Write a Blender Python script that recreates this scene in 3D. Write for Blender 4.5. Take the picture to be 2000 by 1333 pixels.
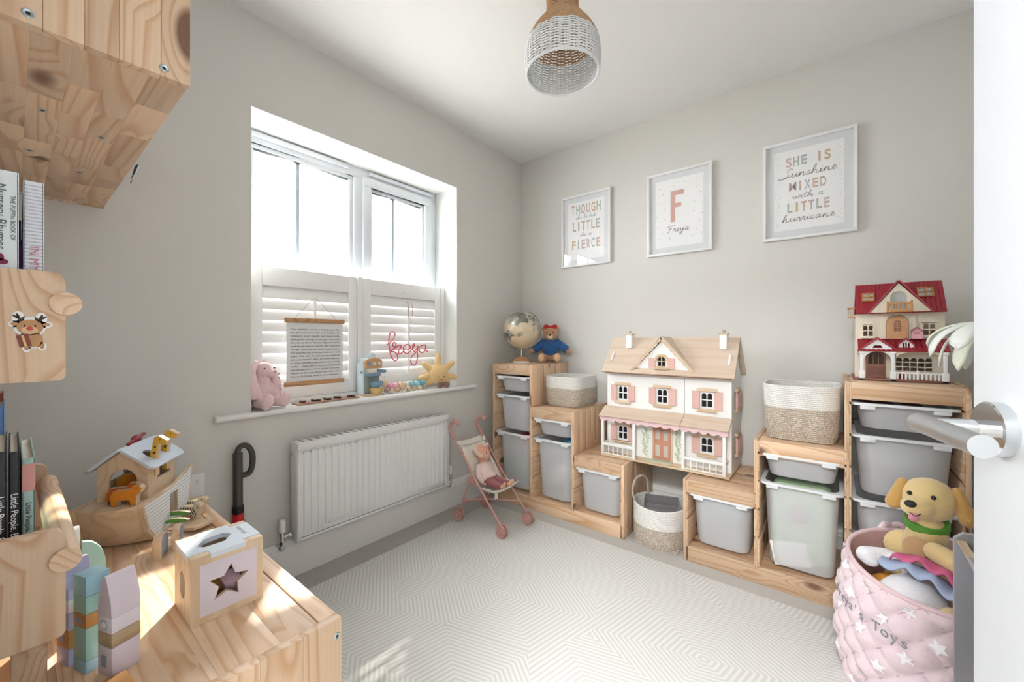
import bpy, bmesh, math, random
from mathutils import Vector, Matrix, Euler
random.seed(7)
for o in list(bpy.data.objects): bpy.data.objects.remove(o)
SC = bpy.context.scene
COL = SC.collection
PI = math.pi

# ------------------------------------------------------------ camera, light, exposure
cd = bpy.data.cameras.new('camera'); cam = bpy.data.objects.new('camera', cd); COL.objects.link(cam)
cd.sensor_fit = 'HORIZONTAL'; cd.sensor_width = 36; cd.lens = 36*786/2000; cd.shift_y = -4.5/2000
cd.clip_start = .005
cam.location = (1.883, -2.454, 1.054); cam.rotation_euler = (PI/2, 0, math.atan2(632, 786))
SC.camera = cam
W = bpy.data.worlds.new('sky'); SC.world = W; W.use_nodes = True
bg = W.node_tree.nodes['Background']; bg.inputs[0].default_value = (.93, .965, 1, 1); bg.inputs[1].default_value = 5.2
sd = bpy.data.lights.new('sun', 'SUN'); sun = bpy.data.objects.new('sun', sd); COL.objects.link(sun)
sd.energy = 2.3; sd.angle = math.radians(1.0); sd.color = (1, .93, .82)
el = math.radians(40)
sun.rotation_euler = Vector((.77*math.cos(el), -.64*math.cos(el), -math.sin(el))).to_track_quat('-Z', 'Y').to_euler()
pd_ = bpy.data.lights.new('window_portal', 'AREA'); po = bpy.data.objects.new('window_portal', pd_); COL.objects.link(po)
pd_.shape = 'RECTANGLE'; pd_.size = 1.25; pd_.size_y = 1.3; pd_.cycles.is_portal = True
po.location = (-.33, -1.253, 1.4); po.rotation_euler = Vector((1, 0, 0)).to_track_quat('-Z', 'Y').to_euler()
hl = bpy.data.lights.new('landing_fill_light', 'AREA'); ho = bpy.data.objects.new('landing_fill_light', hl); COL.objects.link(ho)
hl.shape = 'DISK'; hl.size = .5; hl.energy = 24; hl.color = (.97, .985, 1); ho.location = (1.95, -3.6, 2.34)  # unseen area light added on the landing to fill the room
SC.view_settings.view_transform = 'Standard'; SC.view_settings.look = 'None'
SC.view_settings.gamma = 1; SC.view_settings.use_curve_mapping = False
SC.view_settings.exposure = 2.08

# ------------------------------------------------------------ materials
MATS = {}
def srgb(h):
    if isinstance(h, str):
        h = tuple(int(h[i:i+2], 16)/255 for i in (0, 2, 4))
    return tuple((c/12.92 if c <= .04045 else ((c+.055)/1.055)**2.4) for c in h) + (1,)
def mat(name, col='cccccc', rough=.5, metal=0, bump=0, bscale=80, sheen=0, trans=0, alpha=1, spec=.5, var=0, vscale=8, emit=0, sub=0):
    if name in MATS: return MATS[name]
    m = bpy.data.materials.new(name); m.use_nodes = True; N = m.node_tree.nodes; L = m.node_tree.links
    b = N['Principled BSDF']; c = srgb(col)
    b.inputs['Base Color'].default_value = c; b.inputs['Roughness'].default_value = rough; b.inputs['Metallic'].default_value = metal
    b.inputs['Sheen Weight'].default_value = sheen; b.inputs['Transmission Weight'].default_value = trans
    b.inputs['Alpha'].default_value = alpha; b.inputs['Specular IOR Level'].default_value = spec
    if sub: b.inputs['Subsurface Weight'].default_value = sub; b.inputs['Subsurface Radius'].default_value = (.02, .015, .012)
    if emit: b.inputs['Emission Color'].default_value = c; b.inputs['Emission Strength'].default_value = emit
    if bump or var:
        tc = N.new('ShaderNodeTexCoord')
        if var:
            n2 = N.new('ShaderNodeTexNoise'); n2.inputs['Scale'].default_value = vscale; n2.inputs['Detail'].default_value = 4
            L.new(tc.outputs['Object'], n2.inputs['Vector'])
            mx = N.new('ShaderNodeMix'); mx.data_type = 'RGBA'
            mx.inputs[6].default_value = tuple(v*(1-var) for v in c[:3])+(1,); mx.inputs[7].default_value = tuple(min(1, v*(1+var)) for v in c[:3])+(1,)
            L.new(n2.outputs['Fac'], mx.inputs[0]); L.new(mx.outputs[2], b.inputs['Base Color'])
        if bump:
            n = N.new('ShaderNodeTexNoise'); n.inputs['Scale'].default_value = bscale; n.inputs['Detail'].default_value = 3
            L.new(tc.outputs['Object'], n.inputs['Vector'])
            bp = N.new('ShaderNodeBump'); bp.inputs['Strength'].default_value = min(1, bump); bp.inputs['Distance'].default_value = .004
            L.new(n.outputs['Fac'], bp.inputs['Height']); L.new(bp.outputs['Normal'], b.inputs['Normal'])
    MATS[name] = m; return m

def wood(name, c1, c2, axis='x', scale=1.0, rings=26, knots=.9, rough=.45, fib=.10, tone=.16):
    """pine/ply: long growth rings, fibres, knots; every object gets its own cut and tone"""
    if name in MATS: return MATS[name]
    m = bpy.data.materials.new(name); m.use_nodes = True; N = m.node_tree.nodes; L = m.node_tree.links
    b = N['Principled BSDF']; b.inputs['Roughness'].default_value = rough
    tc = N.new('ShaderNodeTexCoord'); oi = N.new('ShaderNodeObjectInfo')
    mul = N.new('ShaderNodeVectorMath'); mul.operation = 'SCALE'; mul.inputs[0].default_value = (13.7, 9.1, 17.3)
    L.new(oi.outputs['Random'], mul.inputs['Scale'])
    add = N.new('ShaderNodeVectorMath'); add.operation = 'ADD'
    L.new(tc.outputs['Object'], add.inputs[0]); L.new(mul.outputs[0], add.inputs[1])
    def scaled(across, along):
        v = N.new('ShaderNodeVectorMath'); v.operation = 'MULTIPLY'
        s = [across*scale]*3; s['xyz'.index(axis)] = along*scale
        v.inputs[1].default_value = s; L.new(add.outputs[0], v.inputs[0]); return v.outputs[0]
    # knots bend the rings round them
    vo = N.new('ShaderNodeTexVoronoi'); vo.inputs['Scale'].default_value = 1; L.new(scaled(9, 4.2), vo.inputs['Vector'])
    kn = N.new('ShaderNodeMapRange'); kn.inputs[1].default_value = .23; kn.inputs[2].default_value = .15; kn.inputs[3].default_value = 0; kn.inputs[4].default_value = knots
    L.new(vo.outputs['Distance'], kn.inputs[0])
    wc = N.new('ShaderNodeMath'); wc.operation = 'GREATER_THAN'; wc.inputs[1].default_value = .58
    sx = N.new('ShaderNodeSeparateColor'); L.new(vo.outputs['Color'], sx.inputs[0]); L.new(sx.outputs[0], wc.inputs[0])
    km = N.new('ShaderNodeMath'); km.operation = 'MULTIPLY'; L.new(kn.outputs[0], km.inputs[0]); L.new(wc.outputs[0], km.inputs[1])
    swell = N.new('ShaderNodeMapRange'); swell.inputs[1].default_value = .5; swell.inputs[2].default_value = 0; swell.inputs[4].default_value = .22
    L.new(vo.outputs['Distance'], swell.inputs[0])
    sm = N.new('ShaderNodeMath'); sm.operation = 'MULTIPLY'; L.new(swell.outputs[0], sm.inputs[0]); L.new(wc.outputs[0], sm.inputs[1])
    n = N.new('ShaderNodeTexNoise'); n.inputs['Scale'].default_value = 1; n.inputs['Detail'].default_value = 1.5; n.inputs['Roughness'].default_value = .4
    L.new(scaled(8, .45), n.inputs['Vector'])
    ad = N.new('ShaderNodeMath'); L.new(n.outputs['Fac'], ad.inputs[0]); L.new(sm.outputs[0], ad.inputs[1])
    rm = N.new('ShaderNodeMath'); rm.operation = 'MULTIPLY'; rm.inputs[1].default_value = rings; L.new(ad.outputs[0], rm.inputs[0])
    fr = N.new('ShaderNodeMath'); fr.operation = 'FRACT'; L.new(rm.outputs[0], fr.inputs[0])
    rp = N.new('ShaderNodeValToRGB'); e = rp.color_ramp.elements
    e[0].position = 0; e[0].color = srgb(c1); e[1].position = .88; e[1].color = srgb(c2)
    x = e.new(.5); x.color = srgb(c1); x = e.new(1.0); x.color = srgb(c1)
    L.new(fr.outputs[0], rp.inputs[0])
    f = N.new('ShaderNodeTexNoise'); f.inputs['Scale'].default_value = 1; f.inputs['Detail'].default_value = 2; L.new(scaled(260, 6), f.inputs['Vector'])
    fm = N.new('ShaderNodeMapRange'); fm.inputs[3].default_value = 1-fib; fm.inputs[4].default_value = 1+fib; L.new(f.outputs['Fac'], fm.inputs[0])
    tm = N.new('ShaderNodeMapRange'); tm.inputs[3].default_value = 1-tone; tm.inputs[4].default_value = 1+tone*.45; L.new(oi.outputs['Random'], tm.inputs[0])
    mm = N.new('ShaderNodeMath'); mm.operation = 'MULTIPLY'; L.new(fm.outputs[0], mm.inputs[0]); L.new(tm.outputs[0], mm.inputs[1])
    vs = N.new('ShaderNodeVectorMath'); vs.operation = 'SCALE'; L.new(rp.outputs[0], vs.inputs[0]); L.new(mm.outputs[0], vs.inputs['Scale'])
    mk = N.new('ShaderNodeMix'); mk.data_type = 'RGBA'; mk.inputs[7].default_value = srgb('6a4430')
    L.new(km.outputs[0], mk.inputs[0]); L.new(vs.outputs[0], mk.inputs[6]); L.new(mk.outputs[2], b.inputs['Base Color'])
    MATS[name] = m; return m

def thin_glass(name):
    m = bpy.data.materials.new(name); m.use_nodes = True; N = m.node_tree; t = N.nodes.new('ShaderNodeBsdfTransparent'); g = N.nodes.new('ShaderNodeBsdfGlossy'); g.inputs['Roughness'].default_value = .015
    lw = N.nodes.new('ShaderNodeLayerWeight'); pw = N.nodes.new('ShaderNodeMath'); pw.operation = 'POWER'; pw.inputs[1].default_value = 5; lw.inputs[0].default_value = .5
    mr = N.nodes.new('ShaderNodeMapRange'); mr.inputs[3].default_value = .04; mr.inputs[4].default_value = 1; mx = N.nodes.new('ShaderNodeMixShader')
    N.links.new(lw.outputs['Facing'], pw.inputs[0]); N.links.new(pw.outputs[0], mr.inputs[0]); N.links.new(mr.outputs[0], mx.inputs[0]); N.links.new(t.outputs[0], mx.inputs[1]); N.links.new(g.outputs[0], mx.inputs[2]); N.links.new(mx.outputs[0], N.nodes['Material Output'].inputs[0]); N.nodes.remove(N.nodes['Principled BSDF']); return m
PINE = {a: wood('pine_'+a, 'e2c3a3', 'cfa37c', a, tone=.22, rings=17) for a in 'xyz'}
PLY = {a: wood('ply_'+a, 'dcc4a6', 'd0b290', a, knots=0, rings=9, tone=.06) for a in 'xyz'}
OAK = {a: wood('oak_'+a, 'c29468', 'a87a50', a, knots=0, rings=30, tone=.05) for a in 'xyz'}
WHITE = mat('white_gloss_paint', 'eeeeec', .35)
CHROME = mat('chrome', 'd8dadc', .12, 1)
BLACK = mat('black_plastic', '1c1c1e', .45)

# ------------------------------------------------------------ mesh helpers
class B:
    def __init__(s, M=None): s.bm = bmesh.new(); s.M = M or Matrix.Identity(4)
    def v(s, p): return s.bm.verts.new(s.M @ Vector(p))
    def face(s, vs):
        try: return s.bm.faces.new(vs)
        except ValueError: return None
    def box(s, x0, x1, y0, y1, z0, z1, bev=0, seg=2):
        x0, x1 = sorted((x0, x1)); y0, y1 = sorted((y0, y1)); z0, z1 = sorted((z0, z1))
        q = [s.v((x, y, z)) for x in (x0, x1) for y in (y0, y1) for z in (z0, z1)]
        fs = [s.bm.faces.new([q[i] for i in f]) for f in ((0,1,3,2),(4,6,7,5),(0,4,5,1),(2,3,7,6),(0,2,6,4),(1,5,7,3))]
        if bev:
            es = list({e for f in fs for e in f.edges})
            bmesh.ops.bevel(s.bm, geom=es, offset=bev, segments=seg, profile=.5, affect='EDGES')
        return s
    def loft(s, rings, closed=True, caps=True):
        R = [[s.v(p) for p in r] for r in rings]; n = len(R[0])
        for a, b in zip(R, R[1:]):
            for i in range(n if closed else n-1):
                j = (i+1) % n; s.face([a[i], a[j], b[j], b[i]])
        if caps and closed:
            s.face(list(reversed(R[0]))); s.face(R[-1])
        return s
    def tube(s, pts, r, seg=8, closed=False, caps=True):
        P = [Vector(p) for p in pts]; n = len(P); rr = r if isinstance(r, (list, tuple)) else [r]*n
        T = []
        for i in range(n):
            a = P[(i-1) % n] if (closed or i) else P[0]; b = P[(i+1) % n] if (closed or i < n-1) else P[-1]
            t = (b-a); T.append(t.normalized() if t.length > 1e-9 else Vector((0, 0, 1)))
        u = T[0].orthogonal().normalized(); rings = []
        for i in range(n):
            u = (u - T[i]*u.dot(T[i]));
            u = u.normalized() if u.length > 1e-6 else T[i].orthogonal().normalized()
            w = T[i].cross(u)
            rings.append([P[i]+rr[i]*(math.cos(2*PI*k/seg)*u+math.sin(2*PI*k/seg)*w) for k in range(seg)])
        if closed:
            R = [[s.v(p) for p in r_] for r_ in rings]
            # align seam
            best = min(range(seg), key=lambda k: (rings[-1][0]-rings[0][k]).length)
            for i in range(n):
                a = R[i]; b = R[(i+1) % n]; off = best if i == n-1 else 0
                for k in range(seg):
                    s.face([a[k], a[(k+1) % seg], b[(k+1+off) % seg], b[(k+off) % seg]])
        else: s.loft(rings, caps=caps)
        return s
    def cyl(s, p0, p1, r0, r1=None, seg=16): return s.tube([p0, p1], [r0, r0 if r1 is None else r1], seg)
    def lathe(s, prof, c=(0,0,0), seg=24, a0=0, a1=2*PI):
        full = abs(a1-a0-2*PI) < 1e-6; k = seg if full else seg+1
        R = []
        for r, z in prof:
            R.append([(c[0]+r*math.cos(a0+(a1-a0)*i/seg), c[1]+r*math.sin(a0+(a1-a0)*i/seg), c[2]+z) for i in range(k)])
        s.loft(R, closed=full, caps=full)
        return s
    def plate(s, outer, d0, d1, plane='xz', holes=()):
        """extrude a 2D outline (with holes) between d0 and d1 along the third axis"""
        def to3(p, d): return {'xz': (p[0], d, p[1]), 'xy': (p[0], p[1], d), 'yz': (d, p[0], p[1])}[plane]
        for sgn, d in ((0, d0), (1, d1)):
            if not holes:
                vs = [s.v(to3(p, d)) for p in outer]; s.face(vs if sgn else vs[::-1])
            else:
                tb = bmesh.new(); es = []
                for lp in [outer]+list(holes):
                    vs = [tb.verts.new((p[0], p[1], 0)) for p in lp]
                    es += [tb.edges.new((vs[i], vs[(i+1) % len(vs)])) for i in range(len(vs))]
                bmesh.ops.triangle_fill(tb, edges=es, use_beauty=True, use_dissolve=False)
                for f in tb.faces: s.face([s.v(to3(v.co, d)) for v in f.verts])
                tb.free()
        for lp in [outer]+list(holes):
            a = [s.v(to3(p, d0)) for p in lp]; b = [s.v(to3(p, d1)) for p in lp]; n = len(lp)
            for i in range(n): s.face([a[i], a[(i+1) % n], b[(i+1) % n], b[i]])
        return s
    def ell(s, c, r, rot=None, seg=16):
        r = (r, r, r) if not isinstance(r, (list, tuple)) else r
        m = s.M @ Matrix.Translation(c) @ (rot.to_matrix().to_4x4() if rot else Matrix.Identity(4)) @ Matrix.Diagonal((*r, 1))
        bmesh.ops.create_uvsphere(s.bm, u_segments=seg, v_segments=max(6, seg//2+2), radius=1, matrix=m); return s
    def cap(s, p0, p1, r0, r1=None, seg=12):
        """round-ended limb"""
        r1 = r0 if r1 is None else r1; p0 = Vector(p0); p1 = Vector(p1); d = (p1-p0).normalized(); pts = []; rs = []
        for i in range(5):
            a = PI/2*i/4; pts.append(p0-d*r0*math.cos(a)); rs.append(max(1e-4, r0*math.sin(a)))
        for i in range(1, 5): pts.append(p0.lerp(p1, i/5)); rs.append(r0+(r1-r0)*i/5)
        for i in range(5):
            a = PI/2*i/4; pts.append(p1+d*r1*math.sin(a)); rs.append(max(1e-4, r1*math.cos(a)))
        return s.tube(pts, rs, seg)
    def out(s, name, m, parent=None, smooth=True, ang=35, weld=True, label=None, kind=None):
        if weld: bmesh.ops.remove_doubles(s.bm, verts=s.bm.verts, dist=1e-6)
        bmesh.ops.recalc_face_normals(s.bm, faces=s.bm.faces)
        me = bpy.data.meshes.new(name); s.bm.to_mesh(me); s.bm.free()
        if smooth:
            me.polygons.foreach_set('use_smooth', [True]*len(me.polygons)); me.set_sharp_from_angle(angle=math.radians(ang))
        if isinstance(m, (list, tuple)):
            for q in m: me.materials.append(q)
        elif m: me.materials.append(m)
        o = bpy.data.objects.new(name, me); COL.objects.link(o)
        if parent: o.parent = parent
        if label: o['label'] = label
        if kind: o['kind'] = kind
        return o
def T(x=0, y=0, z=0): return Matrix.Translation((x, y, z))
def RX(d): return Matrix.Rotation(math.radians(d), 4, 'X')
def RY(d): return Matrix.Rotation(math.radians(d), 4, 'Y')
def RZ(d): return Matrix.Rotation(math.radians(d), 4, 'Z')
def tag(o, label, cat, group=None):
    o['label'] = label; o['category'] = cat
    if group: o['group'] = group
    return o
def thing(name, label, cat, loc=(0,0,0), rz=0, group=None):
    o = bpy.data.objects.new(name, None); COL.objects.link(o); o.empty_display_size = .05
    o.location = loc; o.rotation_euler = (0, 0, math.radians(rz)); return tag(o, label, cat, group)
def struct(o): o['kind'] = 'structure'; return o
def sbox(name, m, parent=None, bev=0, *d): return B().box(*d, bev=bev).out(name, m, parent, smooth=bool(bev))
def box(name, m, parent, x0, x1, y0, y1, z0, z1, bev=0, label=None): return B().box(x0, x1, y0, y1, z0, z1, bev).out(name, m, parent, smooth=bool(bev), label=label)
def dup(o, parent, loc=None, rot=None):
    c = o.copy(); COL.objects.link(c); c.parent = parent
    if loc is not None: c.location = loc
    if rot is not None: c.rotation_euler = rot
    for ch in list(o.children): dup(ch, c)
    return c
def rrect(w, d, r, n=5, c=(0, 0)):
    """rounded rectangle outline centred on c"""
    P = []
    for cx, cy, a in ((w/2-r, d/2-r, 0), (-w/2+r, d/2-r, 90), (-w/2+r, -d/2+r, 180), (w/2-r, -d/2+r, 270)):
        for i in range(n+1):
            t = math.radians(a+90*i/n); P.append((c[0]+cx+r*math.cos(t), c[1]+cy+r*math.sin(t)))
    return P
def arc(cx, cy, rx, ry, a0, a1, n): return [(cx+rx*math.cos(math.radians(a0+(a1-a0)*i/n)), cy+ry*math.sin(math.radians(a0+(a1-a0)*i/n))) for i in range(n+1)]
def crom(P, k=6, closed=False):
    P = [Vector(p) for p in P]; n = len(P); o = []
    for i in range(n if closed else n-1):
        g = lambda j: P[j % n] if closed else P[max(0, min(n-1, j))]
        a, b, c, d = g(i-1), g(i), g(i+1), g(i+2)
        for q in range(k):
            t = q/k; o.append(.5*((2*b)+(c-a)*t+(2*a-5*b+4*c-d)*t*t+(-a+3*b-3*c+d)*t**3))
    if not closed: o.append(P[-1])
    return o
def blob(name, m, parent, build, vox=.005, smooth=6):
    """soft toy body: overlapping swellings fused into one continuous skin"""
    b = B(); build(b); o = b.out(name, m, parent, weld=False)
    r = o.modifiers.new('fuse', 'REMESH'); r.mode = 'VOXEL'; r.voxel_size = vox; r.use_smooth_shade = True
    if smooth:
        s = o.modifiers.new('soften', 'SMOOTH'); s.iterations = smooth; s.factor = .5
    return o
def text(name, s, size, m, parent, M, width=None, depth=.0004, align='CENTER', bold=0.0, sx=1):
    cu = bpy.data.curves.new('t', 'FONT'); cu.body = s; cu.size = size; cu.align_x = align; cu.align_y = 'CENTER'; cu.extrude = 0; cu.offset = bold*size
    ob = bpy.data.objects.new('t', cu); COL.objects.link(ob)
    bpy.context.view_layer.update()
    me = bpy.data.meshes.new_from_object(ob.evaluated_get(bpy.context.evaluated_depsgraph_get()))
    bpy.data.objects.remove(ob); bpy.data.curves.remove(cu)
    bm = bmesh.new(); bm.from_mesh(me); bmesh.ops.remove_doubles(bm, verts=bm.verts, dist=1e-6)
    if depth:
        g = bmesh.ops.extrude_face_region(bm, geom=list(bm.faces))
        bmesh.ops.translate(bm, vec=(0, 0, depth), verts=[v for v in g['geom'] if isinstance(v, bmesh.types.BMVert)])
        bmesh.ops.recalc_face_normals(bm, faces=bm.faces)
    xs = [v.co.x for v in bm.verts]; k = sx
    if width and xs: k = width/(max(xs)-min(xs))
    bmesh.ops.transform(bm, matrix=M @ Matrix.Diagonal((k, 1, 1, 1)), verts=bm.verts)
    bm.to_mesh(me); bm.free(); me.name = name; me.materials.clear(); me.materials.append(m)
    o = bpy.data.objects.new(name, me); COL.objects.link(o); o.parent = parent; return o
# handwriting: pen strokes on a unit grid (x-height 1), joined into words
GL = {
 'u': (1.05, [[(0,.2),(.25,.95),(.15,.3),(.35,0),(.62,.3),(.8,.95),(.75,.3),(.9,0),(1.05,.2)]]),
 'n': (1.0, [[(0,.2),(.2,.9),(.15,.05),(.3,.6),(.55,.95),(.65,.6),(.62,.15),(.8,0),(1.0,.25)]]),
 's': (.7, [[(0,.1),(.35,1.0),(.5,.5),(.4,.05),(.1,.05),(.35,.0),(.7,.25)]]),
 'h': (1.0, [[(0,.2),(.35,1.5),(.42,2.1),(.28,2.1),(.15,1.2),(.1,.0),(.25,.55),(.5,.9),(.6,.5),(.6,.1),(.8,0),(1.0,.25)]]),
 'i': (.5, [[(0,.2),(.2,.9),(.17,.2),(.3,0),(.5,.2)], [(.27,1.35),(.3,1.42)]]),
 'e': (.75, [[(0,.2),(.3,.45),(.5,.75),(.38,1.0),(.18,.75),(.15,.25),(.35,0),(.75,.25)]]),
 'w': (1.3, [[(0,.6),(.15,.9),(.12,.3),(.3,0),(.5,.3),(.58,.8),(.6,.3),(.8,0),(1.0,.4),(1.05,.9),(1.3,.7)]]),
 't': (.7, [[(0,.2),(.3,1.2),(.38,1.9),(.25,.8),(.25,.15),(.4,0),(.7,.25)], [(-.1,1.25),(.3,1.3),(.75,1.4)]]),
 'a': (.95, [[(.62,.8),(.4,1.0),(.15,.7),(.12,.2),(.3,0),(.55,.35),(.66,.95),(.6,.25),(.72,0),(.95,.2)]]),
 'r': (.7, [[(0,.2),(.15,.8),(.2,1.1),(.3,.85),(.45,.85),(.4,.3),(.5,0),(.7,.2)]]),
 'c': (.7, [[(.5,.8),(.38,1.0),(.15,.7),(.12,.25),(.32,0),(.7,.25)]]),
 'y': (1.0, [[(0,.6),(.18,.95),(.15,.4),(.32,.1),(.55,.4),(.7,.95),(.6,-.2),(.35,-1.2),(.1,-1.0),(.35,-.3),(1.0,.3)]]),
 'b': (.8, [[(0,.2),(.35,1.5),(.42,2.1),(.25,2.0),(.12,.8),(.2,.05),(.5,.1),(.58,.6),(.4,.85),(.6,.7),(.8,.75)]]),
 'F': (1.3, [[(.7,2.0),(.55,1.0),(.3,.0),(.1,-.2)], [(-.1,1.6),(.2,2.0),(.8,1.95),(1.5,2.15)], [(.25,1.05),(.7,1.1),(.95,1.2)]]),
 'S': (1.4, [[(1.5,1.9),(1.2,2.2),(.8,1.8),(.9,1.2),(1.0,.6),(.6,-.05),(.1,-.2),(-.2,-.1),(-.1,.15),(.4,.1),(1.3,.25)]]),
 'f': (.8, [[(-.15,.1),(.35,1.2),(.5,1.9),(.35,2.15),(.15,1.7),(.1,.5),(.2,-.6),(.45,-1.0),(.6,-.6),(.35,.05),(.1,.3),(.5,.35),(.8,.3)]]),
 ' ': (.7, [])}
def script(name, s, xh, m, parent, M, r=.0009, slant=.35, width=None, center=True, seg=4, track=1.0):
    x = 0; S = []
    for ch in s:
        w, st = GL[ch]
        for p in st: S.append([(x+px+py*slant*.4, py, 0) for px, py in p])
        x += w*track
    k = xh if not width else width/x; b = B(M)
    for p in S:
        q = crom(p, 5); b.tube([((v.x-(x/2 if center else 0))*k, v.y*xh, 0) for v in q], r, seg)
    return b.out(name, m, parent, weld=False)
# ------------------------------------------------------------ the room
WALL = mat('warm_white_wall_paint', 'dcdad5', .85, bump=.03, bscale=300)
CEIL = mat('white_ceiling_paint', 'f1f1f1', .9)
XR, YN, HC = 2.42, -2.48, 2.4
WY0, WY1, WZ0, WZ1 = -1.835, -.671, .735, 2.02
def carpet():
    m = mat('beige_carpet_pile', 'c3beb6', .95, bump=.9, bscale=420, sheen=.3, var=.16, vscale=300); return m
struct(box('floor', carpet(), None, -.3, XR+.15, -4.0, .15, -.1, 0))
struct(box('ceiling', CEIL, None, -.3, XR+.15, -4.0, .15, HC, HC+.1))
b = B()
b.plate([(YN-.15, 0), (.15, 0), (.15, HC), (YN-.15, HC)], -.3, 0, 'yz', holes=[[(WY0, WZ0), (WY1, WZ0), (WY1, WZ1), (WY0, WZ1)]])
struct(b.out('wall_left', WALL, None, smooth=False))
struct(box('wall_back', WALL, None, 0, XR, 0, .15, 0, HC))
struct(box('wall_right', WALL, None, XR, XR+.15, -4.0, .15, 0, HC))
DX0, DX1, DH = 1.46, 2.18, 2.03
b = B(); b.plate([(0, 0), (DX0, 0), (DX0, DH), (DX1, DH), (DX1, 0), (XR, 0), (XR, HC), (0, HC)], YN-.15, YN, 'xz')
struct(b.out('wall_near', WALL, None, smooth=False))
struct(box('wall_landing', WALL, None, .9, XR, -4.0, -3.9, 0, HC))
struct(box('wall_landing_side', WALL, None, .8, .9, -3.9, YN-.15, 0, HC))
SK = WHITE
def skirting(name, pts2, axis):
    pr = [(0, 0), (.018, 0), (.018, .125), (.014, .135), (.014, .142), (.007, .155), (.004, .165), (0, .165)]
    (a, c), sgn = pts2, axis
    b = B()
    if sgn == 'L': b.loft([[(p, y, q) for p, q in pr] for y in (a, c)])
    if sgn == 'B': b.loft([[(x, -p, q) for p, q in pr] for x in (a, c)])
    if sgn == 'R': b.loft([[(XR-p, y, q) for p, q in pr] for y in (a, c)])
    if sgn == 'N': b.loft([[(x, YN+p, q) for p, q in pr] for x in (a, c)])
    return struct(b.out(name, SK, None, smooth=False))
skirting('baseboard_left', (YN, 0), 'L'); skirting('baseboard_back', (0, XR), 'B'); skirting('baseboard_right', (YN, 0), 'R'); skirting('baseboard_near', (0, DX0-.06), 'N')
for i, (x0, x1, z0, z1) in enumerate([(DX0-.06, DX0, 0, DH+.06), (DX1, DX1+.06, 0, DH+.06), (DX0, DX1, DH, DH+.06)]):
    struct(box('trim_%d' % (i+2), WHITE, None, x0, x1, YN, YN+.008, z0, z1, .002))
# white plaster lining of the window reveal
RV = mat('white_reveal_paint', 'e8e9e5', .7)
b = B(); b.box(-.205, -.0005, WY0, WY0+.003, WZ0, WZ1); b.box(-.205, -.0005, WY1-.003, WY1, WZ0, WZ1); b.box(-.205, -.0005, WY0, WY1, WZ1-.003, WZ1)
struct(b.out('trim_5', RV, None, smooth=False))
# window sill board
SZ = .752
b = B(); b.box(-.21, .0, WY0+.001, WY1-.001, SZ-.022, SZ)
b.loft([[(p[0], y, p[1]) for p in [(0, SZ-.022)]+[(.03+.011*math.cos(a), SZ-.011+.011*math.sin(a)) for a in [-PI/2+PI*i/8 for i in range(9)]]+[(0, SZ)]] for y in (-1.963, -.535)])
struct(b.out('trim_1', WHITE, None, ang=40))
# window: frame, mullion, opening sash, glazing bars, panes, trickle vents
win = struct(bpy.data.objects.new('window_1', None)); COL.objects.link(win)
UP = mat('white_window_plastic', 'dfe4ea', .3)
WF0, WF1 = -.275, -.205
def ring(b, y0, y1, z0, z1, w, x0, x1):
    b.box(x0, x1, y0, y1, z1-w, z1, .003); b.box(x0, x1, y0, y1, z0, z0+w, .003)
    b.box(x0, x1, y0, y0+w, z0+w, z1-w, .003); b.box(x0, x1, y1-w, y1, z0+w, z1-w, .003)
b = B(); ring(b, WY0, WY1, SZ, WZ1, .06, WF0, WF1); b.out('window_frame', UP, win)
box('mullion', UP, win, WF0, WF1+.002, -1.262, -1.205, SZ+.06, WZ1-.06, .004)
b = B(); ring(b, -1.775, -1.262, SZ+.06, WZ1-.06, .022, -.25, -.214); b.out('glazing_bead', UP, win)
b = B(); ring(b, -1.21, -.722, SZ+.05, WZ1-.05, .05, -.265, -.190); b.out('window_sash', UP, win)
b = B(); ring(b, -1.163, -.769, SZ+.098, WZ1-.098, .018, -.25, -.208); b.out('glazing_bead', UP, win)
BAR = mat('grey_glazing_bar', 'a9b3bf', .4)
box('glazing_bar', BAR, win, -.244, -.232, -1.556, -1.540, SZ+.08, WZ1-.08); box('glazing_bar', BAR, win, -.244, -.232, -.997, -.981, SZ+.1, WZ1-.1)
GLASS = thin_glass('window_glass')
for y0, y1, z0, z1 in ((-1.755, -1.55, SZ+.08, WZ1-.08), (-1.546, -1.282, SZ+.08, WZ1-.08), (-1.147, -.991, SZ+.114, WZ1-.114), (-.987, -.785, SZ+.114, WZ1-.114)):
    box('pane', GLASS, win, -.242, -.238, y0, y1, z0, z1)
for y0, y1 in ((-1.77, -1.30), (-1.17, -.71)):
    box('trickle_vent', UP, win, -.207, -.188, y0, y1, WZ1-.034, WZ1-.012, .004)
# outside: lawn and a pale rendered house wall across the way would be burnt out; ground only
struct(box('floor_outside', mat('pale_paving', 'b9b6ae', .9), None, -9, -.3, -8, 6, -.6, -.5))

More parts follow.
